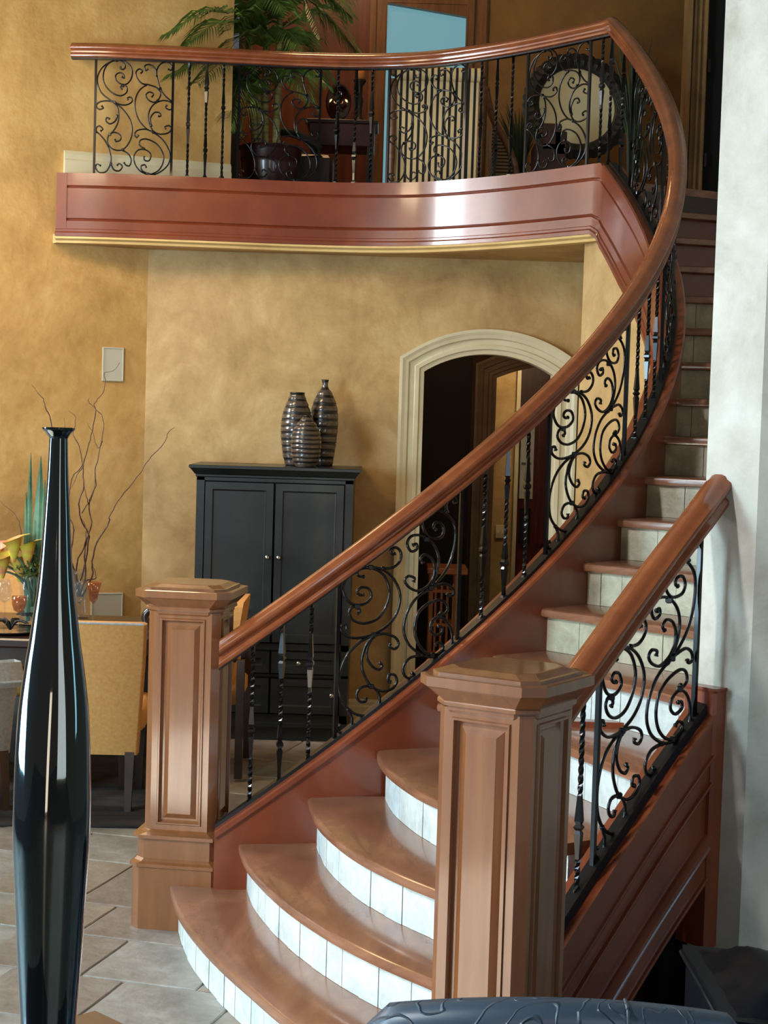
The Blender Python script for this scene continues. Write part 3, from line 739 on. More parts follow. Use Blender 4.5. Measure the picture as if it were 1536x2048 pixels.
# extend a little past the first baluster to the wall and to the newel
rp = rail_path
sweep(rp, HR, [1.06] * (NB - 1) + [1.12] + [min(1.26, 1.14 + 0.02 * i) for i in range(1, len(stair_ph))]).obj('handrail', RAILW, railing, smooth=True, autosmooth=40)
subr = [(-0.016, -0.008), (0.016, -0.008), (0.016, 0.002), (-0.016, 0.002)]
sweep(rp, subr).obj('rail_channel', SHOE, railing)
shp = [(-0.024, 0.0), (0.024, 0.0), (0.020, 0.036), (-0.020, 0.036)]
sweep([p + Vector((0, 0, 0.0)) for p in st_path[1:]], shp).obj('shoe_rail', SHOE, railing)
ktype = ['a', 'b', 'd', 'a', 'b', 'd', 'e', 'a']
ki = 0
def st_bal(ph):
    global ki
    p = pol(ph, RI); baluster(railing, (p.x, p.y, h_in(ph) + 0.02), Lst(ph) - 0.02, ktype[ki % len(ktype)], rad(ph)); ki += 1
for ph in (6.7, 9.7, 12.7, 32.3, 35.3, 38.2, 59.5, 62.7, 66.0, 86.5, 89.7, 92.9, 112.0): st_bal(ph)
for a0, a1 in ((15.5, 29.3), (41.4, 56.5), (69.2, 83.2), (96.0, 108.8)):
    iron_panel(railing, lambda s: pol(s, RI), a0, a1, lambda s: h_in(s) + 0.02, lambda s: Lst(s) - 0.02, SP, SPC, sp_uv)
for x0, x1 in ((188, 342), (474, 636), (773, 926), (1049, 1173)):
    iron_panel(railing, bal_at, bal_s_for_x(x0), bal_s_for_x(x1), lambda s: FASC, lambda s: LB, BP, BPC, bp_uv, 0.0047)
bt = ['a', 'b', 'd', 'a', 'b', 'd', 'a', 'b', 'e', 'd', 'a']
for i, x in enumerate((374, 409, 443, 671, 707, 739, 957, 988, 1019, 1198)):
    p = bal_at(bal_s_for_x(x)); baluster(railing, (p.x, p.y, FASC), LB, bt[i], 0.3 * i)
baluster(railing, (corner.x, corner.y, FASC), LB, 'b')

orail = thing('stair_railing', 'short wooden handrail with scrolled ironwork between foreground newel and pale wall', 'railing', (0.7, 4.8, 0.7))
def out_at(s):
    n = len(out_path) - 1; i = min(n - 1, int(s * n)); return out_path[i].lerp(out_path[i + 1], s * n - i)
def out_s_for_x(px):
    lo, hi = 0.0, 1.0
    for _ in range(30):
        m = (lo + hi) / 2
        if proj(out_at(m))[0] < px: lo = m
        else: hi = m
    return lo
LO = 0.60
orp = [p + Vector((0, 0, LO)) for p in out_path]
dfirst = (orp[1] - orp[0]).normalized()
orp = orp[:-6] + [Vector((0.945, 5.035, 0.964 + LO)), Vector((1.004, 5.097, 1.030 + LO))]
sweep(orp, [(d * 1.1, z) for d, z in HR], [1.25] * len(orp)).obj('handrail', RAILW, orail, smooth=True, autosmooth=40)
sweep(orp, subr).obj('rail_channel', SHOE, orail)
sweep(out_path, [(-0.024, 0.01), (0.024, 0.01), (0.020, 0.045), (-0.020, 0.045)]).obj('shoe_rail', SHOE, orail)
q = out_at(out_s_for_x(1152)); baluster(orail, (q.x, q.y, q.z + 0.03), LO - 0.03, 'e', 0.2)
iron_panel(orail, lambda s: out_at(s), out_s_for_x(1184), out_s_for_x(1386), lambda s: out_at(s).z + 0.03, lambda s: LO - 0.03, SP, SPC, sp_uv, 0.0054)

# ------------------------------------------------------------ armoire
AY = 9.60
ar = thing('armoire', 'tall black two-door armoire standing against the gold wall', 'cabinet', (-0.63, 9.85, 0))
xl, xr = -1.068, -0.178; yb = YW - 0.01
bd = MB(); bd.box(xl, xr, AY + 0.02, yb, 0.10, 1.50); bd.box(xl, xl + 0.045, AY, AY + 0.02, 0.1, 1.5); bd.box(xr - 0.045, xr, AY, AY + 0.02, 0.1, 1.5)
bd.box(xl, xr, AY, AY + 0.02, 1.478, 1.50); bd.box(xl, xr, AY, AY + 0.02, 0.52, 0.555); bd.box(xl, xr, AY, AY + 0.02, 0.365, 0.38); bd.box(xl, xr, AY, AY + 0.02, 0.1, 0.15)
bd.obj('body', BLACKP, ar)
MB().loft([[(xl - d, AY - d, z), (xr + d, AY - d, z), (xr + d, yb, z), (xl - d, yb, z)] for z, d in ((1.495, 0.0), (1.50, 0.006), (1.51, 0.006), (1.515, 0.012), (1.545, 0.035), (1.548, 0.042), (1.562, 0.042), (1.565, 0.038))]).obj('cornice', BLACKP, ar)
MB().loft([[(xl - d, AY - d, z), (xr + d, AY - d, z), (xr + d, yb, z), (xl - d, yb, z)] for z, d in ((0.0, 0.0), (0.075, 0.0), (0.08, 0.02), (0.10, 0.02), (0.104, 0.0))]).obj('plinth', BLACKP, ar)
xm = (xl + xr) / 2; PD = [(0, 0), (0.045, 0), (0.049, -0.006), (0.056, -0.009), (0.062, -0.009)]
def door(x0, x1, z0, z1, name, knob):
    m = MB(); m.box(x0, x1, AY - 0.004, AY + 0.018, z0, z1); m.panel((x0, AY - 0.012, z0), (1, 0, 0), (0, 0, 1), x1 - x0, z1 - z0, PD)
    for aa, bb in (((x0, z0), (x1, z0)), ((x0, z1), (x1, z1))): m.box(x0, x1, AY - 0.012, AY - 0.004, z0 if aa[1] == z0 else z1 - 0.004, (z0 + 0.004) if aa[1] == z0 else z1)
    m.box(x0, x0 + 0.004, AY - 0.012, AY - 0.004, z0, z1); m.box(x1 - 0.004, x1, AY - 0.012, AY - 0.004, z0, z1)
    dd = m.obj(name, BLACKP, ar)
    kx, kz = knob
    k = MB().lathe([(0, 0.006), (0.012, 0.006), (0.014, 0.012), (0.024, 0.014), (0.03, 0.008)], n=10)
    k.v = [(kx + x, AY - 0.010 - z, kz + y) for x, y, z in k.v]; k.obj('knob', NICKEL, dd, smooth=True)
door(xl + 0.048, xm - 0.002, 0.56, 1.474, 'door', (xm - 0.032, 1.05)); door(xm + 0.002, xr - 0.048, 0.56, 1.474, 'door', (xm + 0.032, 1.05))
door(xl + 0.048, xm - 0.002, 0.384, 0.516, 'drawer', ((xl + xm) / 2 + 0.02, 0.45)); door(xm + 0.002, xr - 0.048, 0.384, 0.516, 'drawer', ((xr + xm) / 2 - 0.06, 0.45))
door(xl + 0.048, xm - 0.002, 0.154, 0.361, 'door', (xl + 0.09, 0.27)); door(xm + 0.002, xr - 0.048, 0.154, 0.361, 'door', (xr - 0.09, 0.27))
# ribbed vases on the armoire
RIB = [simple('vase_brown_glaze', (74, 62, 52), 0.22, 0, 0.6), simple('vase_black_band', (20, 16, 15), 0.35)]
def ribbed(cx, cy, prof, h, label, amp=0.0035, nrib=11):
    o = thing('ribbed_vase', label, 'vase', (cx, cy, 1.565), 'ribbed vases on the armoire')
    def rr(t):
        for (t0, r0), (t1, r1) in zip(prof, prof[1:]):
            if t <= t1:
                s = (t - t0) / (t1 - t0); s = s * s * (3 - 2 * s) if False else s; return r0 + (r1 - r0) * s
        return prof[-1][1]
    pc = catmull([(a, b, 0) for a, b in prof], 8)
    N = 96; P = []
    for i in range(N + 1):
        t = i / N; j = min(range(len(pc)), key=lambda k: abs(pc[k].x - t)); r = pc[j].y
        ph = (t * nrib) % 1.0
        if 0.02 < t < 0.93: r += amp * abs(math.sin(PI * ph)) - amp
        P.append((t * h, r))
    m = MB().lathe(P, cx, cy, 1.565, 28); ob = m.obj('body', RIB[0], o, smooth=True, loc=(cx, cy, 1.565))
    ob.data.materials.append(RIB[1])
    for f in ob.data.polygons:
        z = sum(ob.data.vertices[i].co.z for i in f.vertices) / len(f.vertices); t = z / h
        ph = (t * nrib) % 1.0
        if ph < 0.22 or ph > 0.80: f.material_index = 1
    MB().lathe([(0, prof[-1][1] * 1.0), (0.004, prof[-1][1] * 1.12), (0.010, prof[-1][1] * 1.05), (0.010, prof[-1][1] * 0.6)], cx, cy, 1.565 + h - 0.002, 20).obj('lip', RIB[1], o, smooth=True)
pv = atY(590, 930, 9.72).x
ribbed(atY(591, 930, 9.86).x, 9.86, [(0, 0.058), (0.15, 0.078), (0.45, 0.093), (0.7, 0.086), (0.9, 0.058), (1.0, 0.040)], 0.42, 'open-mouthed ribbed vase at left of the three on the armoire')
ribbed(atY(646, 930, 9.97).x, 9.97, [(0, 0.055), (0.15, 0.068), (0.45, 0.083), (0.68, 0.078), (0.85, 0.046), (0.92, 0.022), (0.95, 0.017), (1.0, 0.019)], 0.50, 'tallest ribbed vase with narrow neck on the armoire')
ribbed(atY(611, 934, 9.66).x, 9.662, [(0, 0.056), (0.2, 0.080), (0.5, 0.088), (0.75, 0.074), (0.92, 0.040), (1.0, 0.020)], 0.29, 'shortest ribbed vase in front of the other two on the armoire')

# ------------------------------------------------------------ hall behind the arch
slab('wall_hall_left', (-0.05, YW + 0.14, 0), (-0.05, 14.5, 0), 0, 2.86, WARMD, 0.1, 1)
Y2 = 11.7
bx0 = atY(985, 900, Y2).x
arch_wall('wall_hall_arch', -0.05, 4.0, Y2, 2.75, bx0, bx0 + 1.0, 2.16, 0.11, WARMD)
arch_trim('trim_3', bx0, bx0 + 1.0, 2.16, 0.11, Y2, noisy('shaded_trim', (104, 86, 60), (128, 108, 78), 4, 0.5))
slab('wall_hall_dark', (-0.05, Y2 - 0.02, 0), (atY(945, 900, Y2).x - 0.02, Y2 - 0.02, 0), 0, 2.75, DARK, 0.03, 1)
Y3 = 12.9
g0 = atY(975, 1000, Y3).x; g1 = atY(1026, 1000, Y3).x
slab('wall_kitchen', (g0, Y3, 0), (g1, Y3, 0), 0, 2.75, GOLD, 0.1, 1)
slab('trim_4', (g1, Y3 - 0.03, 0), (g1 + 0.03, Y3 - 0.03, 0), 0, 2.4, CREAMT, 0.12, 1)
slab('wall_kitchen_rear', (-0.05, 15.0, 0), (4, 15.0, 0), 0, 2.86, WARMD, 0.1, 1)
op = atY(1001, 1063, Y3 - 0.012)
wp = thing('light_switch_plate', 'cream double switch plate on gold wall through the arch', 'switch plate', (op.x, Y3 - 0.01, op.z))
MB().bbox(op.x - 0.04, op.x + 0.04, Y3 - 0.014, Y3 - 0.001, op.z - 0.05, op.z + 0.05, 0.004).obj('plate', simple('plate_cream', (214, 196, 150), 0.5), wp)
for dx in (-0.017, 0.017): MB().box(op.x + dx - 0.006, op.x + dx + 0.006, Y3 - 0.024, Y3 - 0.013, op.z - 0.012, op.z + 0.012).obj('toggle', simple('toggle_cream', (232, 220, 186), 0.4), wp)
cab = thing('kitchen_cabinet', 'tall red-brown kitchen cabinet around a steel oven, seen through the arch', 'cabinet', (atY(1065, 1200, 14.2).x, 14.2, 0))
KW = noisy('kitchen_cherry', (70, 22, 10), (98, 36, 18), 4, 0.35, stretch=(6, 6, 0.7), coat=0.2)
cx0, cx1 = atY(1031, 1000, 14.0).x, atY(1150, 1000, 14.0).x
MB().box(cx0, cx1, 14.0, 14.7, 0.0, 2.5).obj('carcass', KW, cab)
wx = (atY(1037, 1000, 14.0).x, atY(1059, 1000, 14.0).x)
ovn = MB().box(wx[0], wx[1] + 0.02, 13.96, 14.0, 1.22, 1.84).obj('oven', simple('oven_steel', (205, 205, 198), 0.35, 0.2), cab)
MB().box(wx[0] + 0.01, wx[1], 13.95, 13.962, 1.50, 1.52).obj('handle', NICKEL, ovn)
MB().box(wx[0] + 0.01, wx[1] + 0.01, 13.95, 13.962, 0.85, 1.14).obj('oven_window', DARK, cab)
for z0, z1 in ((0.12, 0.8), (0.85, 1.9), (1.95, 2.45)):
    x_ = wx[1] + 0.06
    MB().box(x_, x_ + 0.01 + (cx1 - x_ - 0.04), 13.975, 14.0, z0, z1).panel((x_, 13.972, z0), (1, 0, 0), (0, 0, 1), cx1 - x_ - 0.03, z1 - z0, [(0, 0), (0.05, 0), (0.055, -0.008), (0.07, -0.008), (0.09, 0.0)]).obj('cabinet_door', KW, cab)
# wooden wine cart in the hall
HC = 10.9
c0 = atY(855, 1300, HC).x; c1 = atY(912, 1300, HC).x
ct = thing('console_table', 'small orange-lit wooden slatted console inside the arched hallway', 'table', ((c0 + c1) / 2, HC, 0))
WW = noisy('warm_oak', (150, 82, 38), (186, 112, 58), 6, 0.4)
MB().bbox(c0 - 0.02, c1 + 0.06, HC - 0.02, HC + 0.34, 0.86, 0.90, 0.006).obj('table_top', WW, ct)
for x in (c0, c1 - 0.02):
    for y in (HC, HC + 0.28): MB().box(x, x + 0.025, y, y + 0.025, 0, 0.86).obj('leg', WW, ct)
for k in range(4):
    x = c0 + 0.035 + k * (c1 - c0 - 0.07) / 3; MB().box(x, x + 0.014, HC + 0.005, HC + 0.02, 0.12, 0.80).obj('slat', WW, ct)
for z in (0.12, 0.30, 0.52, 0.74): MB().box(c0, c1, HC - 0.002, HC + 0.30, z, z + 0.02).obj('shelf', WW, ct)
hl = bpy.data.lights.new('hall_lamp', 'POINT'); hl.energy = 5; hl.color = (1.0, 0.55, 0.24); hl.shadow_soft_size = 0.06
ho = bpy.data.objects.new('hall_lamp', hl); COL.objects.link(ho); ho.location = (0.42, 10.75, 2.45)
area('kitchen_wall_fill', (1.15, 12.2, 2.6), (0.95, 12.9, 1.2), 0.3, 0.3, 9, (1.0, 0.76, 0.44))  # unseen fill aimed at the gold wall behind the arch, added to light it
cb = MB(); 
for k in range(3): cb.box(-0.05, 3.0, 10.5 + 0.45 * k, 10.6 + 0.45 * k, 2.64, 2.75)
struct(cb.obj('ceiling_beams', REDW))

# ------------------------------------------------------------ wall speakers
def wall_plate(px0, py0, px1, py1, label):
    def hit(px, py):
        r = ray(px, py); n = Vector((WD.y, -WD.x, 0)); t = W0.dot(n) / r.dot(n); return Vector((0, 0, EYE)) + r * t
    a = hit(px0, py0); b = hit(px1, py1); ta = (a - W0).dot(WD); tb = (b - W0).dot(WD); z1, z0 = a.z, b.z
    n = Vector((WD.y, -WD.x, 0)); o = thing('wall_speaker', label, 'speaker', tuple(wall_left_at((ta + tb) / 2, z0)))
    w = tb - ta; h = z1 - z0
    o0 = wall_left_at(ta, z0) + n * 0.012
    m = MB().panel(o0, WD, (0, 0, 1), w, h, [(0, -0.011), (0, 0), (0.006, 0.001), (0.008, -0.002)]); m.obj('grille', PLATE, o)
    return o
wall_plate(205, 694, 246, 763, 'upper grey rectangular speaker grille on the gold wall')
wall_plate(182, 1186, 244, 1262, 'lower grey square speaker grille on wall behind the dining table')

# ------------------------------------------------------------ dining area
rug = MB().bbox(-3.2, -0.80, 7.48, 9.3, -0.0, 0.014, 0.004).rot(rad(3), -0.8, 7.5).obj('area_rug', RUG); tag(rug, 'dark striped rug under the dining table', 'rug')
tb = thing('dining_table', 'dark wooden dining table set with glasses behind the foreground vase', 'table', (-2.1, 8.6, 0))
MB().bbox(-3.1, -1.13, 8.12, 9.15, 0.70, 0.745, 0.008).obj('table_top', DARKW, tb)
MB().box(-3.0, -1.2, 8.2, 9.08, 0.60, 0.70).obj('apron', DARKW, tb)
for x in (-2.95, -1.28):
    for y in (8.2, 8.98):
        MB().loft([[(x + d, y + d, z), (x + 0.09 - d, y + d, z), (x + 0.09 - d, y + 0.09 - d, z), (x + d, y + 0.09 - d, z)] for z, d in ((0.014, 0.018), (0.60, 0.0))]).obj('leg', DARKW, tb)
def slip_chair(cx, cy, rot, label, w=0.46, back=0.89, mat=FAB):
    o = thing('dining_chair', label, 'chair', (cx, cy, 0), 'upholstered dining chairs')
    def R(m): return m.rot(rot, 0, 0, 0, cx, cy)
    # local: back on -y side, seat toward +y
    rings = []
    for z, hw, y0, y1 in ((0.27, w / 2 - 0.035, -0.03, 0.05), (0.45, w / 2 - 0.025, -0.04, 0.05), (0.7, w / 2 - 0.008, -0.075, 0.01), (back - 0.03, w / 2, -0.115, -0.04), (back - 0.008, w / 2 + 0.002, -0.118, -0.042), (back, w / 2 - 0.012, -0.11, -0.055)):
        rings.append([(-hw + 0.012, y0, z), (hw - 0.012, y0, z), (hw, y0 + 0.012, z), (hw, y1, z), (-hw, y1, z), (-hw, y0 + 0.012, z)])
    R(MB().loft(rings)).obj('backrest', mat, o, smooth=True, autosmooth=50)
    pts = [(-w / 2 + 0.006, -0.118, back - 0.004), (w / 2 - 0.006, -0.118, back - 0.004)]
    R(MB().tube(pts, 0.006, 6)).obj('piping', FABG, o)
    R(MB().bbox(-w / 2 + 0.01, w / 2 - 0.01, 0.0, 0.46, 0.36, 0.49, 0.03)).obj('seat', mat, o, smooth=True, autosmooth=60)
    for sx in (-1, 1):
        for y0, y1, lean in ((-0.02, 0.03, -0.05), (0.40, 0.44, 0.0)):
            x = sx * (w / 2 - 0.07)
            R(MB().loft([[(x - d, y0 + lean * (1 if z < 0.1 else 0), z), (x + d, y0 + lean * (1 if z < 0.1 else 0), z), (x + d, y1 + lean * (1 if z < 0.1 else 0), z), (x - d, y1 + lean * (1 if z < 0.1 else 0), z)] for z, d in ((0.014, 0.015), (0.36, 0.024))])).obj('leg', DARKW, o)
    return o
slip_chair(-1.315, 7.78, rad(2), 'gold linen dining chair with back turned to camera, beside the black vase', 0.48, 0.895)
slip_chair(-2.02, 9.18, rad(176), 'gold linen dining chair at the far left side of the table', 0.46, 0.96)
slip_chair(-1.865, 7.62, rad(38), 'pale dining chair half hidden at left edge behind the vase', 0.48, 0.62, FABG)
# dark curved arm chair at the table's right end
ac = thing('armchair', 'dark wooden armchair with curved arms, mostly hidden by the left newel post', 'chair', (-0.93, 8.75, 0))
MB().bbox(-1.13, -0.70, 8.52, 9.0, 0.38, 0.50, 0.03).obj('seat', FAB, ac, smooth=True, autosmooth=60)
MB().loft([[(-0.775 + dx, 8.52 + i, z), (-0.72 + dx, 8.52 + i, z), (-0.72 + dx, 9.0 - i, z), (-0.775 + dx, 9.0 - i, z)] for z, dx, i in ((0.4, -0.04, 0.02), (0.7, -0.005, 0.0), (0.88, 0.02, 0.0), (0.905, 0.022, 0.02))]).obj('backrest', FAB, ac, smooth=True, autosmooth=60)
for y in (8.5, 9.02):
    MB().tube(catmull([(-0.72, y, 0.62), (-0.85, y, 0.68), (-1.02, y, 0.70), (-1.14, y, 0.74), (-1.19, y, 0.82), (-1.165, y, 0.86)], 5), 0.02, 8).obj('arm', DARKW, ac, smooth=True)
    MB().box(-1.13, -1.09, y - 0.02, y + 0.02, 0.014, 0.71).obj('leg', DARKW, ac); MB().box(-0.72, -0.68, y - 0.02, y + 0.02, 0.014, 0.62).obj('leg', DARKW, ac)
TT = 0.745
def goblet(px, Y, label, bowl, mat, hs=0.2, br=0.04):
    p = atY(px, 1240, Y); o = thing('wine_glass', label, 'glass', (p.x, Y, TT), 'glasses on the dining table')
    MB().lathe([(0, 0.032), (0.003, 0.032), (0.008, 0.006), (hs * 0.5, 0.004), (hs * 0.55, 0.008)], p.x, Y, TT, 16).obj('stem', CLEAR, o, smooth=True)
    MB().lathe([(hs * 0.5, 0.006), (hs * 0.58, br * 0.75), (hs * 0.75, br), (hs, br * bowl), (hs, br * bowl - 0.0015), (hs * 0.75, br - 0.002), (hs * 0.58, br * 0.7), (hs * 0.53, 0.003)], p.x, Y, TT, 20).obj('bowl', mat, o, smooth=True)
goblet(8, 8.55, 'clear wine glass at far left of the dining table', 0.75, CLEAR, 0.24)
goblet(38, 8.45, 'amber tinted goblet beside the flower vase', 1.1, AMBERG, 0.17, 0.036)
goblet(186, 8.75, 'amber martini-shaped glass in front of the grey grille', 1.5, AMBERG, 0.22, 0.028)
goblet(158, 8.6, 'cut crystal glass just right of the tall black vase', 0.9, CLEAR, 0.24, 0.045)
# place settings: dark napkin and plates
for px, Y, lb in ((20, 8.35, 'dark charger plate at the left place on the dining table'), (70, 8.7, 'dark charger plate behind the flower vase on the dining table')):
    p = atY(px, 1300, Y); o = MB().lathe([(0, 0.10), (0.004, 0.13), (0.014, 0.155), (0.016, 0.155), (0.008, 0.12), (0.006, 0.05)], p.x, Y, TT, 28).obj('charger_plate', simple('plate_glaze_%d' % px, (40, 30, 30), 0.2, 0, 0.6), None, smooth=True, loc=(p.x, Y, TT)); tag(o, lb, 'plate', 'charger plates on the dining table')
    n = MB()
    for k in range(12):
        a = random.uniform(0, 6.28); n.tube(catmull([(p.x, Y, TT + 0.015), (p.x + 0.04 * math.cos(a), Y + 0.04 * math.sin(a), TT + 0.06), (p.x + 0.1 * math.cos(a), Y + 0.1 * math.sin(a), TT + 0.05)], 3), [0.006] * 6 + [0.001], 4)
    tag(n.obj('napkin_tuft', DARK, None, loc=(p.x, Y, TT)), 'black feathery tuft lying on ' + ('the left charger plate' if px == 20 else 'the charger plate behind the flowers'), 'decoration')
# flower arrangement
fp = atY(62, 1300, 8.62); fx, fy = fp.x, 8.62
fv = thing('flower_vase', 'clear cylinder vase with yellow-pink calla lilies and tall green reeds', 'vase', (fx, fy, TT))
MB().lathe([(0, 0.062), (0.26, 0.066), (0.26, 0.062), (0.012, 0.058)], fx, fy, TT, 24).obj('glass_cylinder', CLEAR, fv, smooth=True)
ms = MB()
for k in range(420):
    a = random.uniform(0, 6.28); r = random.uniform(0, 0.11); z = 0.29 + random.uniform(-0.045, 0.05) * (1 - r / 0.2)
    c = Vector((fx + 0.02 + r * math.cos(a), fy + r * math.sin(a), TT + z)); s = 0.014
    d1_ = Vector((random.uniform(-s, s), random.uniform(-s, s), random.uniform(-s, s))); d2_ = Vector((random.uniform(-s, s), random.uniform(-s, s), random.uniform(-s, s)))
    ms.add([c, c + d1_, c + d1_ + d2_, c + d2_], [(0, 1, 2, 3)])
mo = ms.obj('moss', noisy('moss_green', (52, 66, 26), (104, 112, 48), 30, 0.9), fv); mo['kind'] = 'stuff'
CAL = noisy('calla_petal', (206, 190, 60), (214, 110, 90), 2.5, 0.5, lo=0.42, hi=0.6, stretch=(1, 1, 3))
for k, (px, py, ang) in enumerate(((28, 1085, 0.3), (55, 1095, 0.0), (5, 1118, 0.9), (40, 1125, -0.3), (-8, 1100, 1.2))):
    top = atY(px, py, fy - 0.06 + 0.03 * k); st = Vector((fx + 0.01 * k, fy, TT + 0.1))
    MB().tube(catmull([st, st.lerp(top, 0.6) + Vector((0.02, 0, 0)), top - Vector((0, 0, 0.06))], 4), 0.006, 6).obj('stem', REED, fv, smooth=True)
    rings = []
    for i, (z, r) in enumerate(((-0.10, 0.008), (-0.06, 0.020), (-0.02, 0.031), (0.012, 0.040), (0.022, 0.054))):
        rings.append([(top.x + r * math.cos(t) * 1.1 + (0.02 if i == 4 and math.cos(t - ang) > 0.8 else 0), top.y + r * math.sin(t), top.z + z + (0.025 * math.cos(t - ang) if i > 2 else 0)) for t in [2 * PI * q / 14 for q in range(14)]])
    MB().loft(rings, caps=False).obj('calla_lily', CAL, fv, smooth=True)
for px, py, base, w in ((62, 905, 52, 0.02), (82, 912, 70, 0.034), (52, 985, 56, 0.02), (70, 1040, 66, 0.022), (90, 960, 74, 0.026)):
    top = atY(px, py, fy + 0.03); bs = atY(base, 1290, fy + 0.03); bs.z = TT + 0.02
    rg = []
    for i in range(10):
        t = i / 9; c = bs.lerp(top, t); hw = w * min(1, t * 3 + 0.3) * (1 - t ** 3) + 0.0008
        rg.append([c + Vector((-hw, 0, 0)), c + Vector((0, -0.004, 0)), c + Vector((hw, 0, 0)), c + Vector((0, 0.006, 0))])
    MB().loft(rg).obj('reed_leaf', REED, fv)
# twig vase: traced branches
tp = atY(160, 1190, 9.0); tx, ty = tp.x, 9.0
tv = thing('twig_vase', 'clear vase holding tall curly willow twigs behind the black vase', 'vase', (tx, ty, TT))
MB().lathe([(0, 0.05), (0.12, 0.052), (0.22, 0.04), (0.26, 0.038), (0.26, 0.036), (0.2, 0.036), (0.02, 0.046)], tx, ty, TT, 20).obj('glass_vase', CLEAR, tv, smooth=True)
def cp4(x, y): return x * 0.3418, 650 + y * 0.3418
TW = [
 [(480, 1590), (540, 1470), (540, 1380), (570, 1270), (640, 1150), (640, 1120), (690, 1030), (770, 930), (830, 850), (870, 790), (960, 690), (985, 630), (1022, 598)],
 [(470, 1590), (500, 1450), (495, 1330), (515, 1230), (535, 1150), (520, 1050), (560, 940), (560, 850), (580, 740), (605, 620), (600, 540), (560, 490), (520, 450), (520, 430)],
 [(465, 1590), (470, 1500), (490, 1420), (520, 1240), (480, 1160), (460, 1050), (490, 940), (485, 830), (520, 700), (545, 590), (560, 500), (550, 460), (600, 400), (615, 330), (610, 280), (660, 270), (700, 220)],
 [(455, 1590), (440, 1450), (410, 1350), (430, 1200), (400, 1100), (420, 900), (480, 820), (460, 700), (430, 640), (440, 540), (400, 500)],
 [(470, 1585), (500, 1500), (560, 1480), (545, 1400)], 
 [(460, 1590), (450, 1400), (500, 1280), (500, 1180), (470, 1120)],
 [(455, 1590), (430, 1450), (330, 1200), (300, 600), (270, 500), (250, 430), (215, 390), (185, 350)],
 [(520, 1050), (500, 980), (490, 900)], [(600, 680), (570, 720), (545, 640), (510, 570)],
 [(480, 1100), (540, 1000), (555, 900)], [(450, 1560), (410, 1400), (380, 700), (375, 545)], [(485, 830), (440, 900), (400, 1000)],
 [(130, 1240), (110, 1150), (70, 1090), (0, 1030)],
]
for k, b in enumerate(TW):
    pts = []
    for i, (x, y) in enumerate(b):
        q = atY(*cp4(x, y), ty + 0.02 * math.sin(3 * k + i)); pts.append(q)
    pts = catmull(pts, 4); n = len(pts)
    for i in range(1, n - 1): pts[i] = pts[i] + Vector((random.uniform(-1, 1) * 0.003, random.uniform(-1, 1) * 0.01, 0))
    r0 = 0.0052 if k < 7 else 0.003
    MB().tube(pts, [r0 * (1 - 0.75 * i / (n - 1)) for i in range(n)], 5).obj('twig', BARK, tv, smooth=True)

# ------------------------------------------------------------ foreground
VY = 2.5; vs = F_PX / VY
vp = [(855, 33), (860, 31.5), (868, 24), (876, 18.5), (884, 18.5), (950, 21), (1000, 24), (1111, 31), (1180, 37), (1231, 44), (1290, 52), (1334, 59), (1413, 69), (1480, 73.5), (1545, 76), (1620, 77.5), (1676, 77.5), (1740, 74.5), (1808, 71), (1939, 64), (2048, 57), (2160, 51), (2230, 49)]
top = atY(118, 855, VY)
prof = [((y - 855) / vs, r / vs) for y, r in vp]
H = prof[-1][0]
pz = [(H - z, r) for z, r in prof][::-1]
pz2 = catmull([(a, b, 0) for a, b in pz], 4)
vz = top.z - H
big = thing('floor_vase', 'very tall slender black iridescent glass vase in the left foreground', 'vase', (top.x, VY, vz))
wob = lambda a, z: 0.010 * math.sin(3 * a + 1.0 + 2.5 * z) + 0.008 * math.sin(7 * a + 4 * z) + 0.006 * math.sin(11 * a - 3 * z)
MB().lathe([(p.x, p.y) for p in pz2][:-1] + [(H, prof[0][1]), (H, prof[0][1] - 0.003), (H - 0.02, 0.010), (H - 0.3, 0.008)], top.x, VY, vz, 96, wob).obj('body', VASEM, big, smooth=True, autosmooth=60, loc=(top.x, VY, vz))
# table the vase stands on; only its far corner shows
kc = atZ(190, 2021, vz)
ft = thing('side_table', 'dark brown wooden table corner below the tall black vase', 'table', (kc.x, kc.y - 0.3, 0))
a1 = (atZ(120, 2042, vz) - kc).normalized(); a2 = (atZ(255, 2052, vz) - kc).normalized()
q = [kc, kc + a2 * 0.5, kc + a1 * 0.8 + a2 * 0.5, kc + a1 * 0.8]
q[2] = kc + a1 * 0.8 + a2 * 0.6; q[1] = kc + a2 * 0.6
# keep the vase footprint inside the top
MB().loft([[(p.x, p.y, z) for p in q] for z in (vz - 0.035, vz)]).obj('table_top', DARKW, ft)
cc = (q[0] + q[1] + q[2] + q[3]) / 4
for p in q:
    d = (cc - p).normalized() * 0.05; c = p + d
    MB().box(c.x - 0.025, c.x + 0.025, c.y - 0.025, c.y + 0.025, 0, vz - 0.035).obj('leg', DARKW, ft)
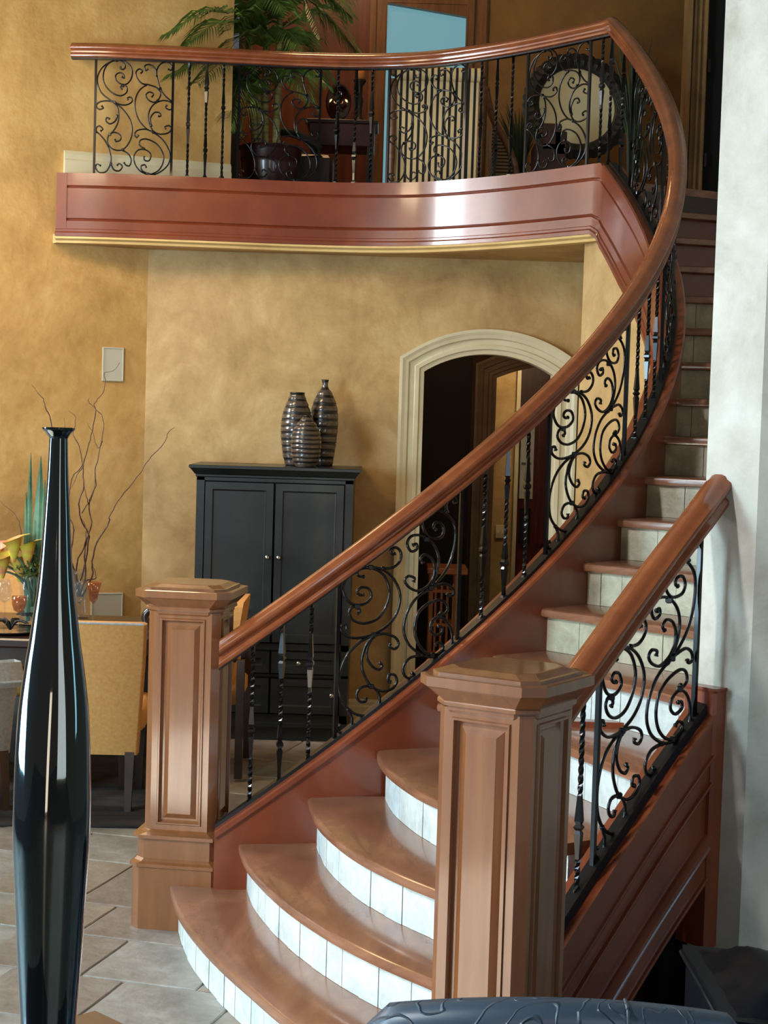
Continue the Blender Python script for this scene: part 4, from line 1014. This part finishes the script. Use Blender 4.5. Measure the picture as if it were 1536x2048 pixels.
# embossed leather chair back
LY = 3.0
lc = atY(1128, 1999, LY)
lt = thing('leather_chair', 'slate blue embossed leather chair with arched back along the bottom edge', 'chair', (lc.x, LY, 0))
rg = []
NX = 26
for i in range(NX + 1):
    t = -1 + 2 * i / NX; x = lc.x + 0.37 * t; yy = LY + 0.10 * t * t; zz = lc.z - 0.062 * t * t - (0.05 * max(0, abs(t) - 0.85) / 0.15)
    rg.append([(x, yy - 0.035, 0.40), (x, yy - 0.04, zz - 0.03), (x, yy - 0.032, zz - 0.010), (x, yy - 0.012, zz), (x, yy + 0.012, zz), (x, yy + 0.032, zz - 0.010), (x, yy + 0.04, zz - 0.03), (x, yy + 0.035, 0.40)])
bk = MB().loft(rg).obj('backrest', LEATH, lt, smooth=True, autosmooth=50)
xs = atY(1252, 2020, LY).x
rgs = []
sx_t = (xs - lc.x) / 0.37; yy = LY + 0.10 * sx_t ** 2; zz = lc.z - 0.062 * sx_t ** 2
MB().tube([(xs, yy - 0.042, 0.5), (xs, yy - 0.044, zz - 0.03), (xs, yy - 0.034, zz - 0.006), (xs, yy - 0.010, zz + 0.002), (xs, yy + 0.012, zz + 0.002)], 0.0028, 5).obj('seam', LEATH, lt)
MB().bbox(lc.x - 0.30, lc.x + 0.30, LY - 0.55, LY - 0.04, 0.25, 0.44, 0.04).obj('seat', LEATH, lt, smooth=True, autosmooth=60)
for sx in (-0.27, 0.22):
    for y in (LY - 0.5, LY - 0.02): MB().box(lc.x + sx, lc.x + sx + 0.05, y, y + 0.05, 0, 0.40).obj('leg', DARKW, lt)
# black tufted leather seat at bottom right corner
BY = 3.6
b0 = atY(1417, 1972, BY)
bt_ = thing('leather_ottoman', 'glossy black tufted leather ottoman in the bottom right corner', 'ottoman', (b0.x + 0.25, BY + 0.1, 0))
m = MB(); G = 26; rows = []
for j in range(G + 1):
    v = j / G; row = []
    for i in range(G + 1):
        u = i / G
        edge = min(u, 1 - u, v, 1 - v) * 2
        z = b0.z + 0.075 * (1 - (1 - min(1, edge * 1.3)) ** 2) - 0.030
        # tufts
        tu = (u * 4) % 1 - 0.5; tv_ = (v * 4 + (0.5 if int(u * 4) % 2 else 0)) % 1 - 0.5
        z += -0.012 * math.exp(-(tu * tu + tv_ * tv_) * 30) + 0.006 * math.sin(u * 38 + v * 7) * edge
        row.append((b0.x + 0.52 * u, BY - 0.18 + 0.50 * v - 0.12 * u, z))
    rows.append(row)
MB().loft(rows, closed=False, caps=False).obj('cushion', BLEATH, bt_, smooth=True)
sd = [(b0.x, BY - 0.18), (b0.x + 0.52, BY - 0.30), (b0.x + 0.52, BY + 0.20), (b0.x, BY + 0.32)]
MB().loft([[(x + (0.01 if z < b0.z - 0.03 else 0), y, z) for x, y in sd] for z in (0.12, b0.z - 0.032, b0.z - 0.028, b0.z - 0.010)]).obj('base', BLEATH, bt_)
for x, y in sd: MB().box(x - 0.02 + (0.04 if x == b0.x else -0.04), x + 0.02 + (0.04 if x == b0.x else -0.04), y - 0.02 + (0.05 if y < BY else -0.05), y + 0.02 + (0.05 if y < BY else -0.05), 0, 0.12).obj('leg', DARKW, bt_)
MB().tube([(x, y, b0.z - 0.028) for x, y in (sd[3], sd[0], sd[1], sd[2])], 0.008, 8).obj('welt', BLEATH, bt_, smooth=True)
for k in range(7):
    t = (k + 0.5) / 7; c = Vector((b0.x + 0.52 * t, BY - 0.18 - 0.12 * t - 0.004, b0.z - 0.05))
    MB().lathe([(-0.006, 0.002), (-0.003, 0.006), (0.003, 0.006), (0.006, 0.002)], c.x, c.y, c.z, 8).obj('nail_head', NICKEL, bt_)
# dark plant under the stair at right
pl = thing('potted_plant', 'dark leafy plant in shadow below the right stringer', 'plant', (atY(1368, 1900, 5.35).x, 5.35, 0))
cx_ = atY(1368, 1800, 5.35)
MB().lathe([(0, 0.09), (0.02, 0.10), (0.28, 0.13), (0.30, 0.135), (0.30, 0.12), (0.26, 0.11)], cx_.x, 5.35, 0, 20).obj('pot', DARK, pl, smooth=True)
lf = MB()
for k in range(26):
    a = random.uniform(0, 6.28); R_ = random.uniform(0.05, 0.12); z = 0.36 + random.uniform(0.08, 0.20)
    b_ = Vector((cx_.x, 5.35, 0.28)); tpt = Vector((cx_.x + R_ * math.cos(a), 5.35 + R_ * 0.5 * math.sin(a), z)); en = tpt + Vector((0.06 * math.cos(a), 0.03 * math.sin(a), -0.10))
    lf.tube(catmull([b_, tpt, en], 4), [0.004, 0.006, 0.009, 0.014, 0.018, 0.02, 0.014, 0.006, 0.001], 5, 0.3)
lf.obj('foliage', GRASSD, pl)

# ------------------------------------------------------------ upstairs furnishings
F2 = FLOOR2
# palm
PY = 10.75
pb = atY(541, 350, PY); px0 = pb.x
pm = thing('potted_palm', 'large potted palm with arching fronds behind the balcony railing', 'plant', (px0, PY, F2))
ptz = atY(541, 298, PY).z
MB().lathe([(0, 0.13), (0.05, 0.15), (ptz - F2 - 0.10, 0.185), (ptz - F2 - 0.08, 0.188), (ptz - F2 - 0.075, 0.192), (ptz - F2 - 0.02, 0.192), (ptz - F2, 0.205), (ptz - F2 + 0.01, 0.2), (ptz - F2 - 0.01, 0.17), (ptz - F2 - 0.02, 0.02)], px0, PY, F2, 36).obj('pot', POT, pm, smooth=True, autosmooth=50)
soil = ptz - 0.01
canes = [((512, 290), (505, 190), (495, 60)), ((532, 290), (530, 180), (535, 40)), ((552, 290), (556, 170), (560, 30)), ((520, 290), (518, 230), (512, 170))]
for c in canes:
    pts = [atY(x, y, PY + 0.02 * random.uniform(-1, 1)) for x, y in c]; pts[0].z = soil
    pts = catmull(pts, 6); n = len(pts)
    MB().tube(pts, [0.026 * (1 - 0.35 * i / n) + 0.002 * (i % 3 == 0) for i in range(n)], 8).obj('cane', CANE, pm, smooth=True)
def frond(base, mid, tip, L=0.16, n=42, mat=GREEN):
    R3 = catmull([base, mid, tip], n // 2); m = MB(); m.tube(R3, [0.006 * (1 - 0.8 * i / len(R3)) for i in range(len(R3))], 4)
    N = len(R3)
    for i in range(3, N):
        t = (R3[min(N - 1, i + 1)] - R3[i - 1]).normalized(); s = t.cross(Vector((0, 0, 1)))
        if s.length < 0.1: s = Vector((1, 0, 0))
        s.normalize()
        k = i / (N - 1); ll = L * (0.55 + 0.9 * math.sin(PI * min(1, k * 0.9 + 0.1))) * 0.8
        for sg in (-1, 1):
            d = (t * 0.75 + s * sg * 0.75 + Vector((0, 0, 0.10 + random.uniform(-0.15, 0.1)))).normalized()
            p0 = R3[i]; p1 = p0 + d * ll * 0.5; p2 = p1 + (d + Vector((0, 0, -0.75))).normalized() * ll * 0.55
            w = Vector((t.x, t.y, t.z)) * 0.0075 + Vector((0, 0, 0.004))
            m.add([p0 - w * 0.4, p0 + w * 0.4, p1 + w, p1 - w, p2], [(0, 1, 2, 3), (3, 2, 4)])
    return m.obj('frond', mat, pm)
def U(x, y, dy=0.0): return atY(x, y, PY + dy)
FR = [((505, 60), (430, 20, -0.6), (338, 66, -0.78)), ((500, 60), (440, 45, -0.55), (370, 90, -0.74)), ((510, 180), (450, 110, -0.5), (345, 150, -0.78)), ((515, 160), (470, 110, -0.4), (395, 165, -0.72)),
      ((530, 150), (590, 110, -0.2), (650, 165, -0.3)), ((545, 120), (600, 80, 0.1), (662, 150, 0.1)), ((540, 40), (600, -10, 0), (640, 75, -0.1)), ((555, 30), (620, -30, 0.1), (700, 30, 0.2)),
      ((530, 30), (560, -40, -0.1), (600, -30, -0.2)), ((510, 40), (480, -30, -0.3), (440, -20, -0.6)), ((520, 180), (480, 160, -0.3), (455, 250, -0.4)), ((520, 190), (500, 170, -0.3), (480, 260, -0.35)),
      ((545, 170), (580, 140, -0.3), (620, 200, -0.4)), ((535, 100), (500, 60, -0.3), (450, 110, -0.62)), ((540, 90), (570, 60, -0.3), (610, 100, -0.5)), ((525, 60), (540, 0, -0.3), (575, 20, -0.5)), ((560, 60), (640, 20, 0.3), (720, 110, 0.4)),
      ((515, 70), (490, 20, -0.3), (460, 60, -0.6)), ((550, 130), (600, 120, -0.35), (640, 110, -0.6)), ((505, 150), (475, 180, -0.2), (458, 235, -0.5)), ((550, 10), (680, -60, 0.3), (690, 10, 0.3))]
for a_, b_, c_ in FR: frond(U(*a_), U(*b_), U(*c_), 0.19)
# console table upstairs
CY = 11.3
tl = atY(612, 236, CY); tr_ = atY(757, 236, CY)
cs = thing('console_table', 'dark reddish wooden console table upstairs beside the striped chair', 'table', ((tl.x + tr_.x) / 2, CY + 0.2, F2))
zt_ = tl.z
MB().bbox(tl.x, tr_.x, CY, CY + 0.42, zt_ - 0.025, zt_, 0.004).obj('table_top', DARKW, cs)
MB().bbox(tl.x + 0.025, tr_.x - 0.025, CY + 0.02, CY + 0.40, zt_ - 0.17, zt_ - 0.025, 0.003).obj('apron', noisy('burgundy_wood', (62, 28, 30), (86, 42, 40), 5, 0.35), cs)
for x in (tl.x + 0.03, tr_.x - 0.07):
    for y in (CY + 0.02, CY + 0.36): MB().box(x, x + 0.04, y, y + 0.04, F2, zt_ - 0.17).obj('leg', DARKW, cs)
pc_ = atY(677, 205, CY + 0.15)
pd = thing('oval_plate', 'dark glossy oval platter standing upright on the console table', 'platter', (pc_.x, CY + 0.15, zt_))
e = MB(); 
for (s, yy, nm) in ((1.0, 0, 0),):
    rings = []
    hh = (pc_.z - zt_)
    for rr_, dy in ((1.0, 0.0), (1.0, 0.012), (0.85, 0.004), (0.5, 0.016), (0.02, 0.02)):
        rings.append([(pc_.x + 0.085 * rr_ * math.cos(t), CY + 0.15 - dy + 0.05 * math.sin(t), pc_.z + hh * 1.0 * rr_ * math.sin(t)) for t in [2 * PI * k / 32 for k in range(32)]])
    e.loft(rings)
e.obj('platter', simple('bronze_glaze', (44, 20, 14), 0.12, 0.3, 0.8), pd, smooth=True)
ck = atY(718, 235, CY + 0.1); cz0 = zt_; czt = atY(718, 160, CY + 0.1).z
cd = thing('candlestick', 'dark turned candlestick with thick orange candle on the console table', 'candlestick', (ck.x, CY + 0.1, cz0))
hh = czt - cz0
MB().lathe([(0, 0.045), (0.012, 0.045), (0.03, 0.022), (hh * 0.35, 0.02), (hh * 0.5, 0.028), (hh * 0.6, 0.018), (hh * 0.85, 0.02), (hh * 0.95, 0.042), (hh, 0.045), (hh, 0.02)], ck.x, CY + 0.1, cz0, 20).obj('holder', simple('bronze_dark', (52, 36, 18), 0.4, 0.4), cd, smooth=True)
MB().lathe([(0, 0.029), (0.06, 0.029), (0.064, 0.025), (0.058, 0.01)], ck.x, CY + 0.1, czt, 20).obj('candle', simple('orange_wax', (236, 140, 66), 0.5), cd, smooth=True)
dk = atY(688, 335, CY + 0.25)
bs = MB().lathe([(0, 0.05), (0.03, 0.10), (0.12, 0.12), (0.2, 0.10), (0.24, 0.06), (0.25, 0.03)], dk.x, CY + 0.2, F2, 24).obj('round_basket', DARK, None, smooth=True, loc=(dk.x, CY + 0.2, F2)); tag(bs, 'black round basket on the upper floor under the console table', 'basket')
# branch-like bench arm left of the console
ba = thing('upholstered_bench', 'low dark bench with scrolled arm between palm and console table', 'bench', (atY(600, 330, 11.0).x, 11.0, F2))
MB().tube(catmull([atY(556, 262, 11.0), atY(590, 268, 11.0), atY(625, 285, 11.0), atY(640, 300, 11.0)], 6), 0.026, 8).obj('arm', DARK, ba, smooth=True)
q0 = atY(560, 300, 11.0)
MB().bbox(q0.x, q0.x + 0.34, 11.0, 11.3, F2 + 0.08, q0.z - 0.02, 0.02).obj('seat', DARKW, ba)
for x in (q0.x + 0.01, q0.x + 0.29):
    for y in (11.01, 11.25): MB().box(x, x + 0.04, y, y + 0.04, F2, F2 + 0.08).obj('leg', DARKW, ba)
# striped chair, back towards us
SY = 10.75
s0 = atY(790, 135, SY); s1 = atY(962, 135, SY)
ch = thing('striped_chair', 'chair with cream and brown striped fabric back behind the balcony railing', 'chair', ((s0.x + s1.x) / 2, SY + 0.2, F2))
WCH = noisy('chair_wood', (96, 58, 34), (128, 82, 50), 6, 0.4, stretch=(1, 1, 5))
zT = atY(870, 134, SY).z
rg = []
for z, dy in ((F2 + 0.10, 0.02), (F2 + 0.3, 0.03), (zT - 0.10, 0.0), (zT - 0.075, -0.005)):
    rg.append([(s0.x + 0.015, SY + dy, z), (s1.x - 0.01, SY + dy, z), (s1.x - 0.01, SY + dy + 0.03, z), (s0.x + 0.015, SY + dy + 0.03, z)])
MB().loft(rg).obj('back_panel', STRIPE, ch)
ro = MB(); rr = []
for i in range(15):
    t = i / 14; x = s0.x + 0.0 + (s1.x - s0.x) * t
    rr.append([(x, SY + 0.0 + 0.045 * math.cos(a), zT - 0.045 + 0.045 * math.sin(a)) for a in [2 * PI * k / 12 for k in range(12)]])
ro.loft(rr).obj('head_roll', STRIPE, ch, smooth=True, autosmooth=60)
for x in (s0.x - 0.005, s1.x + 0.012):
    MB().tube(catmull([(x, SY + 0.01, F2), (x, SY + 0.01, F2 + 0.35), (x, SY, zT - 0.08)], 5), [0.018] * 5 + [0.022] * 6, 8).obj('post', WCH, ch, smooth=True)
    MB().lathe([(-0.02, 0.01), (-0.01, 0.024), (0.012, 0.024), (0.02, 0.01)], x, SY, zT - 0.045, 12).obj('knob', WCH, ch, smooth=True)
MB().bbox(s0.x, s1.x, SY + 0.05, SY + 0.5, F2 + 0.28, F2 + 0.40, 0.03).obj('seat', STRIPE, ch)
for x in (s0.x + 0.0, s1.x - 0.03): MB().box(x, x + 0.03, SY + 0.46, SY + 0.49, F2, F2 + 0.28).obj('leg', WCH, ch)
# lounge chair side right of it
LYY = 11.1
lo_ = thing('lounge_chair', 'lounge chair with curved wooden frame and fine striped cushion upstairs', 'chair', (atY(1005, 330, LYY).x, LYY, F2))
MB().tube(catmull([atY(972, 175, LYY), atY(985, 235, LYY), atY(1012, 285, LYY), atY(1030, 330, LYY), atY(1034, 365, LYY)], 6), 0.022, 8).obj('frame', WCH, lo_, smooth=True)
rg = []
for i, (x0, x1_, y) in enumerate(((985, 992, 248), (985, 1006, 262), (983, 1018, 290), (984, 1024, 320), (988, 1026, 356))):
    a = atY(x0, y, LYY); b = atY(x1_, y, LYY); rg.append([(a.x, LYY, a.z), (b.x, LYY, b.z), (b.x, LYY + 0.4, b.z), (a.x, LYY + 0.4, a.z)])
MB().loft(rg).obj('cushion', STRIPE2, lo_, smooth=True, autosmooth=60)
# round mirror with ribbed black frame
MY = 11.7
mc = atY(1154, 212, MY)
mr = thing('round_mirror', 'large round mirror in ribbed black frame leaning on the upstairs wall', 'mirror', tuple(mc))
N = 160; rin, rout = 0.268, 0.378
rings = []
yaw = rad(12)
def mpt(r, a, d):
    x, z = r * math.cos(a), r * math.sin(a); return (mc.x + x * math.cos(yaw) - d * math.sin(yaw), MY + x * math.sin(yaw) + d * math.cos(yaw) + 0.12 * (z / 0.36), mc.z + z)
for k in range(N):
    a = 2 * PI * k / N; rb = 0.006 * math.sin(k * PI / 2)
    rings.append([mpt(rin, a, 0.0), mpt(rin + 0.01, a, -0.02), mpt((rin + rout) / 2, a, -0.045 - rb), mpt(rout + rb, a, -0.02), mpt(rout + rb, a, 0.02), mpt(rin, a, 0.02)])
rings.append(rings[0])
MB().loft(rings, caps=False).obj('frame', noisy('black_frame', (14, 12, 12), (34, 30, 28), 14, 0.5), mr)
mg = MB(); mg.add([mpt(0, 0, -0.001)] + [mpt(rin + 0.004, 2 * PI * k / 48, -0.001) for k in range(48)], [(0, k + 1, (k + 1) % 48 + 1) for k in range(48)])
mg.obj('mirror_glass', MIRROR, mr)
# carved chair back in front of the mirror
KY = 11.2
kk = thing('carved_chair', 'dark brown stepped wooden chair back in front of the round mirror', 'chair', (atY(1100, 340, KY).x, KY, F2))
WK = noisy('brown_carved_wood', (48, 22, 14), (78, 38, 24), 7, 0.4)
def kb(x0, y0, x1, y1, nm, d=0.05):
    a = atY(x0, y0, KY); b = atY(x1, y1, KY); MB().bbox(a.x, b.x, KY, KY + d, b.z, a.z, 0.006).obj(nm, WK, kk)
kb(1086, 246, 1122, 300, 'back_block'); kb(1110, 262, 1133, 310, 'back_block', 0.09); kb(1070, 285, 1130, 345, 'seat_block', 0.3)
for x in (1074, 1118): kb(x, 340, x + 12, 400, 'leg')
# tall grasses
def grass(px, py0, py1, Y, label, spread, n=30, hgt=None, parts=True):
    b = atY(px, py1, Y); o = thing('potted_grass', label, 'plant', (b.x, Y, F2))
    MB().lathe([(0, 0.06), (0.13, 0.08), (0.14, 0.085), (0.14, 0.07), (0.12, 0.06)], b.x, Y, F2, 18).obj('pot', DARK, o, smooth=True)
    m = MB(); tz = atY(px, py0, Y).z
    for k in range(n):
        a = random.uniform(0, 6.28); s = random.uniform(0.1, 1) * spread; zz = F2 + 0.12 + (tz - F2 - 0.12) * random.uniform(0.6, 1.0)
        p0 = Vector((b.x + 0.03 * math.cos(a), Y + 0.03 * math.sin(a), F2 + 0.12)); p2 = Vector((b.x + s * math.cos(a), Y + 0.5 * s * math.sin(a), zz))
        p1 = p0.lerp(p2, 0.55) + Vector((-0.3 * s * math.cos(a), 0, 0.06))
        P = catmull([p0, p1, p2], 4); m.tube(P, [0.004, 0.006, 0.007, 0.007, 0.007, 0.006, 0.005, 0.003, 0.0008], 4, 0.35)
    m.obj('blades', GRASSD, o)
grass(1266, 60, 345, 11.0, 'tall spiky dark grass plant at the right of the round mirror', 0.20, 44)
grass(1038, 205, 345, 11.5, 'bushy dark green grass plant at the left of the round mirror', 0.16, 60)
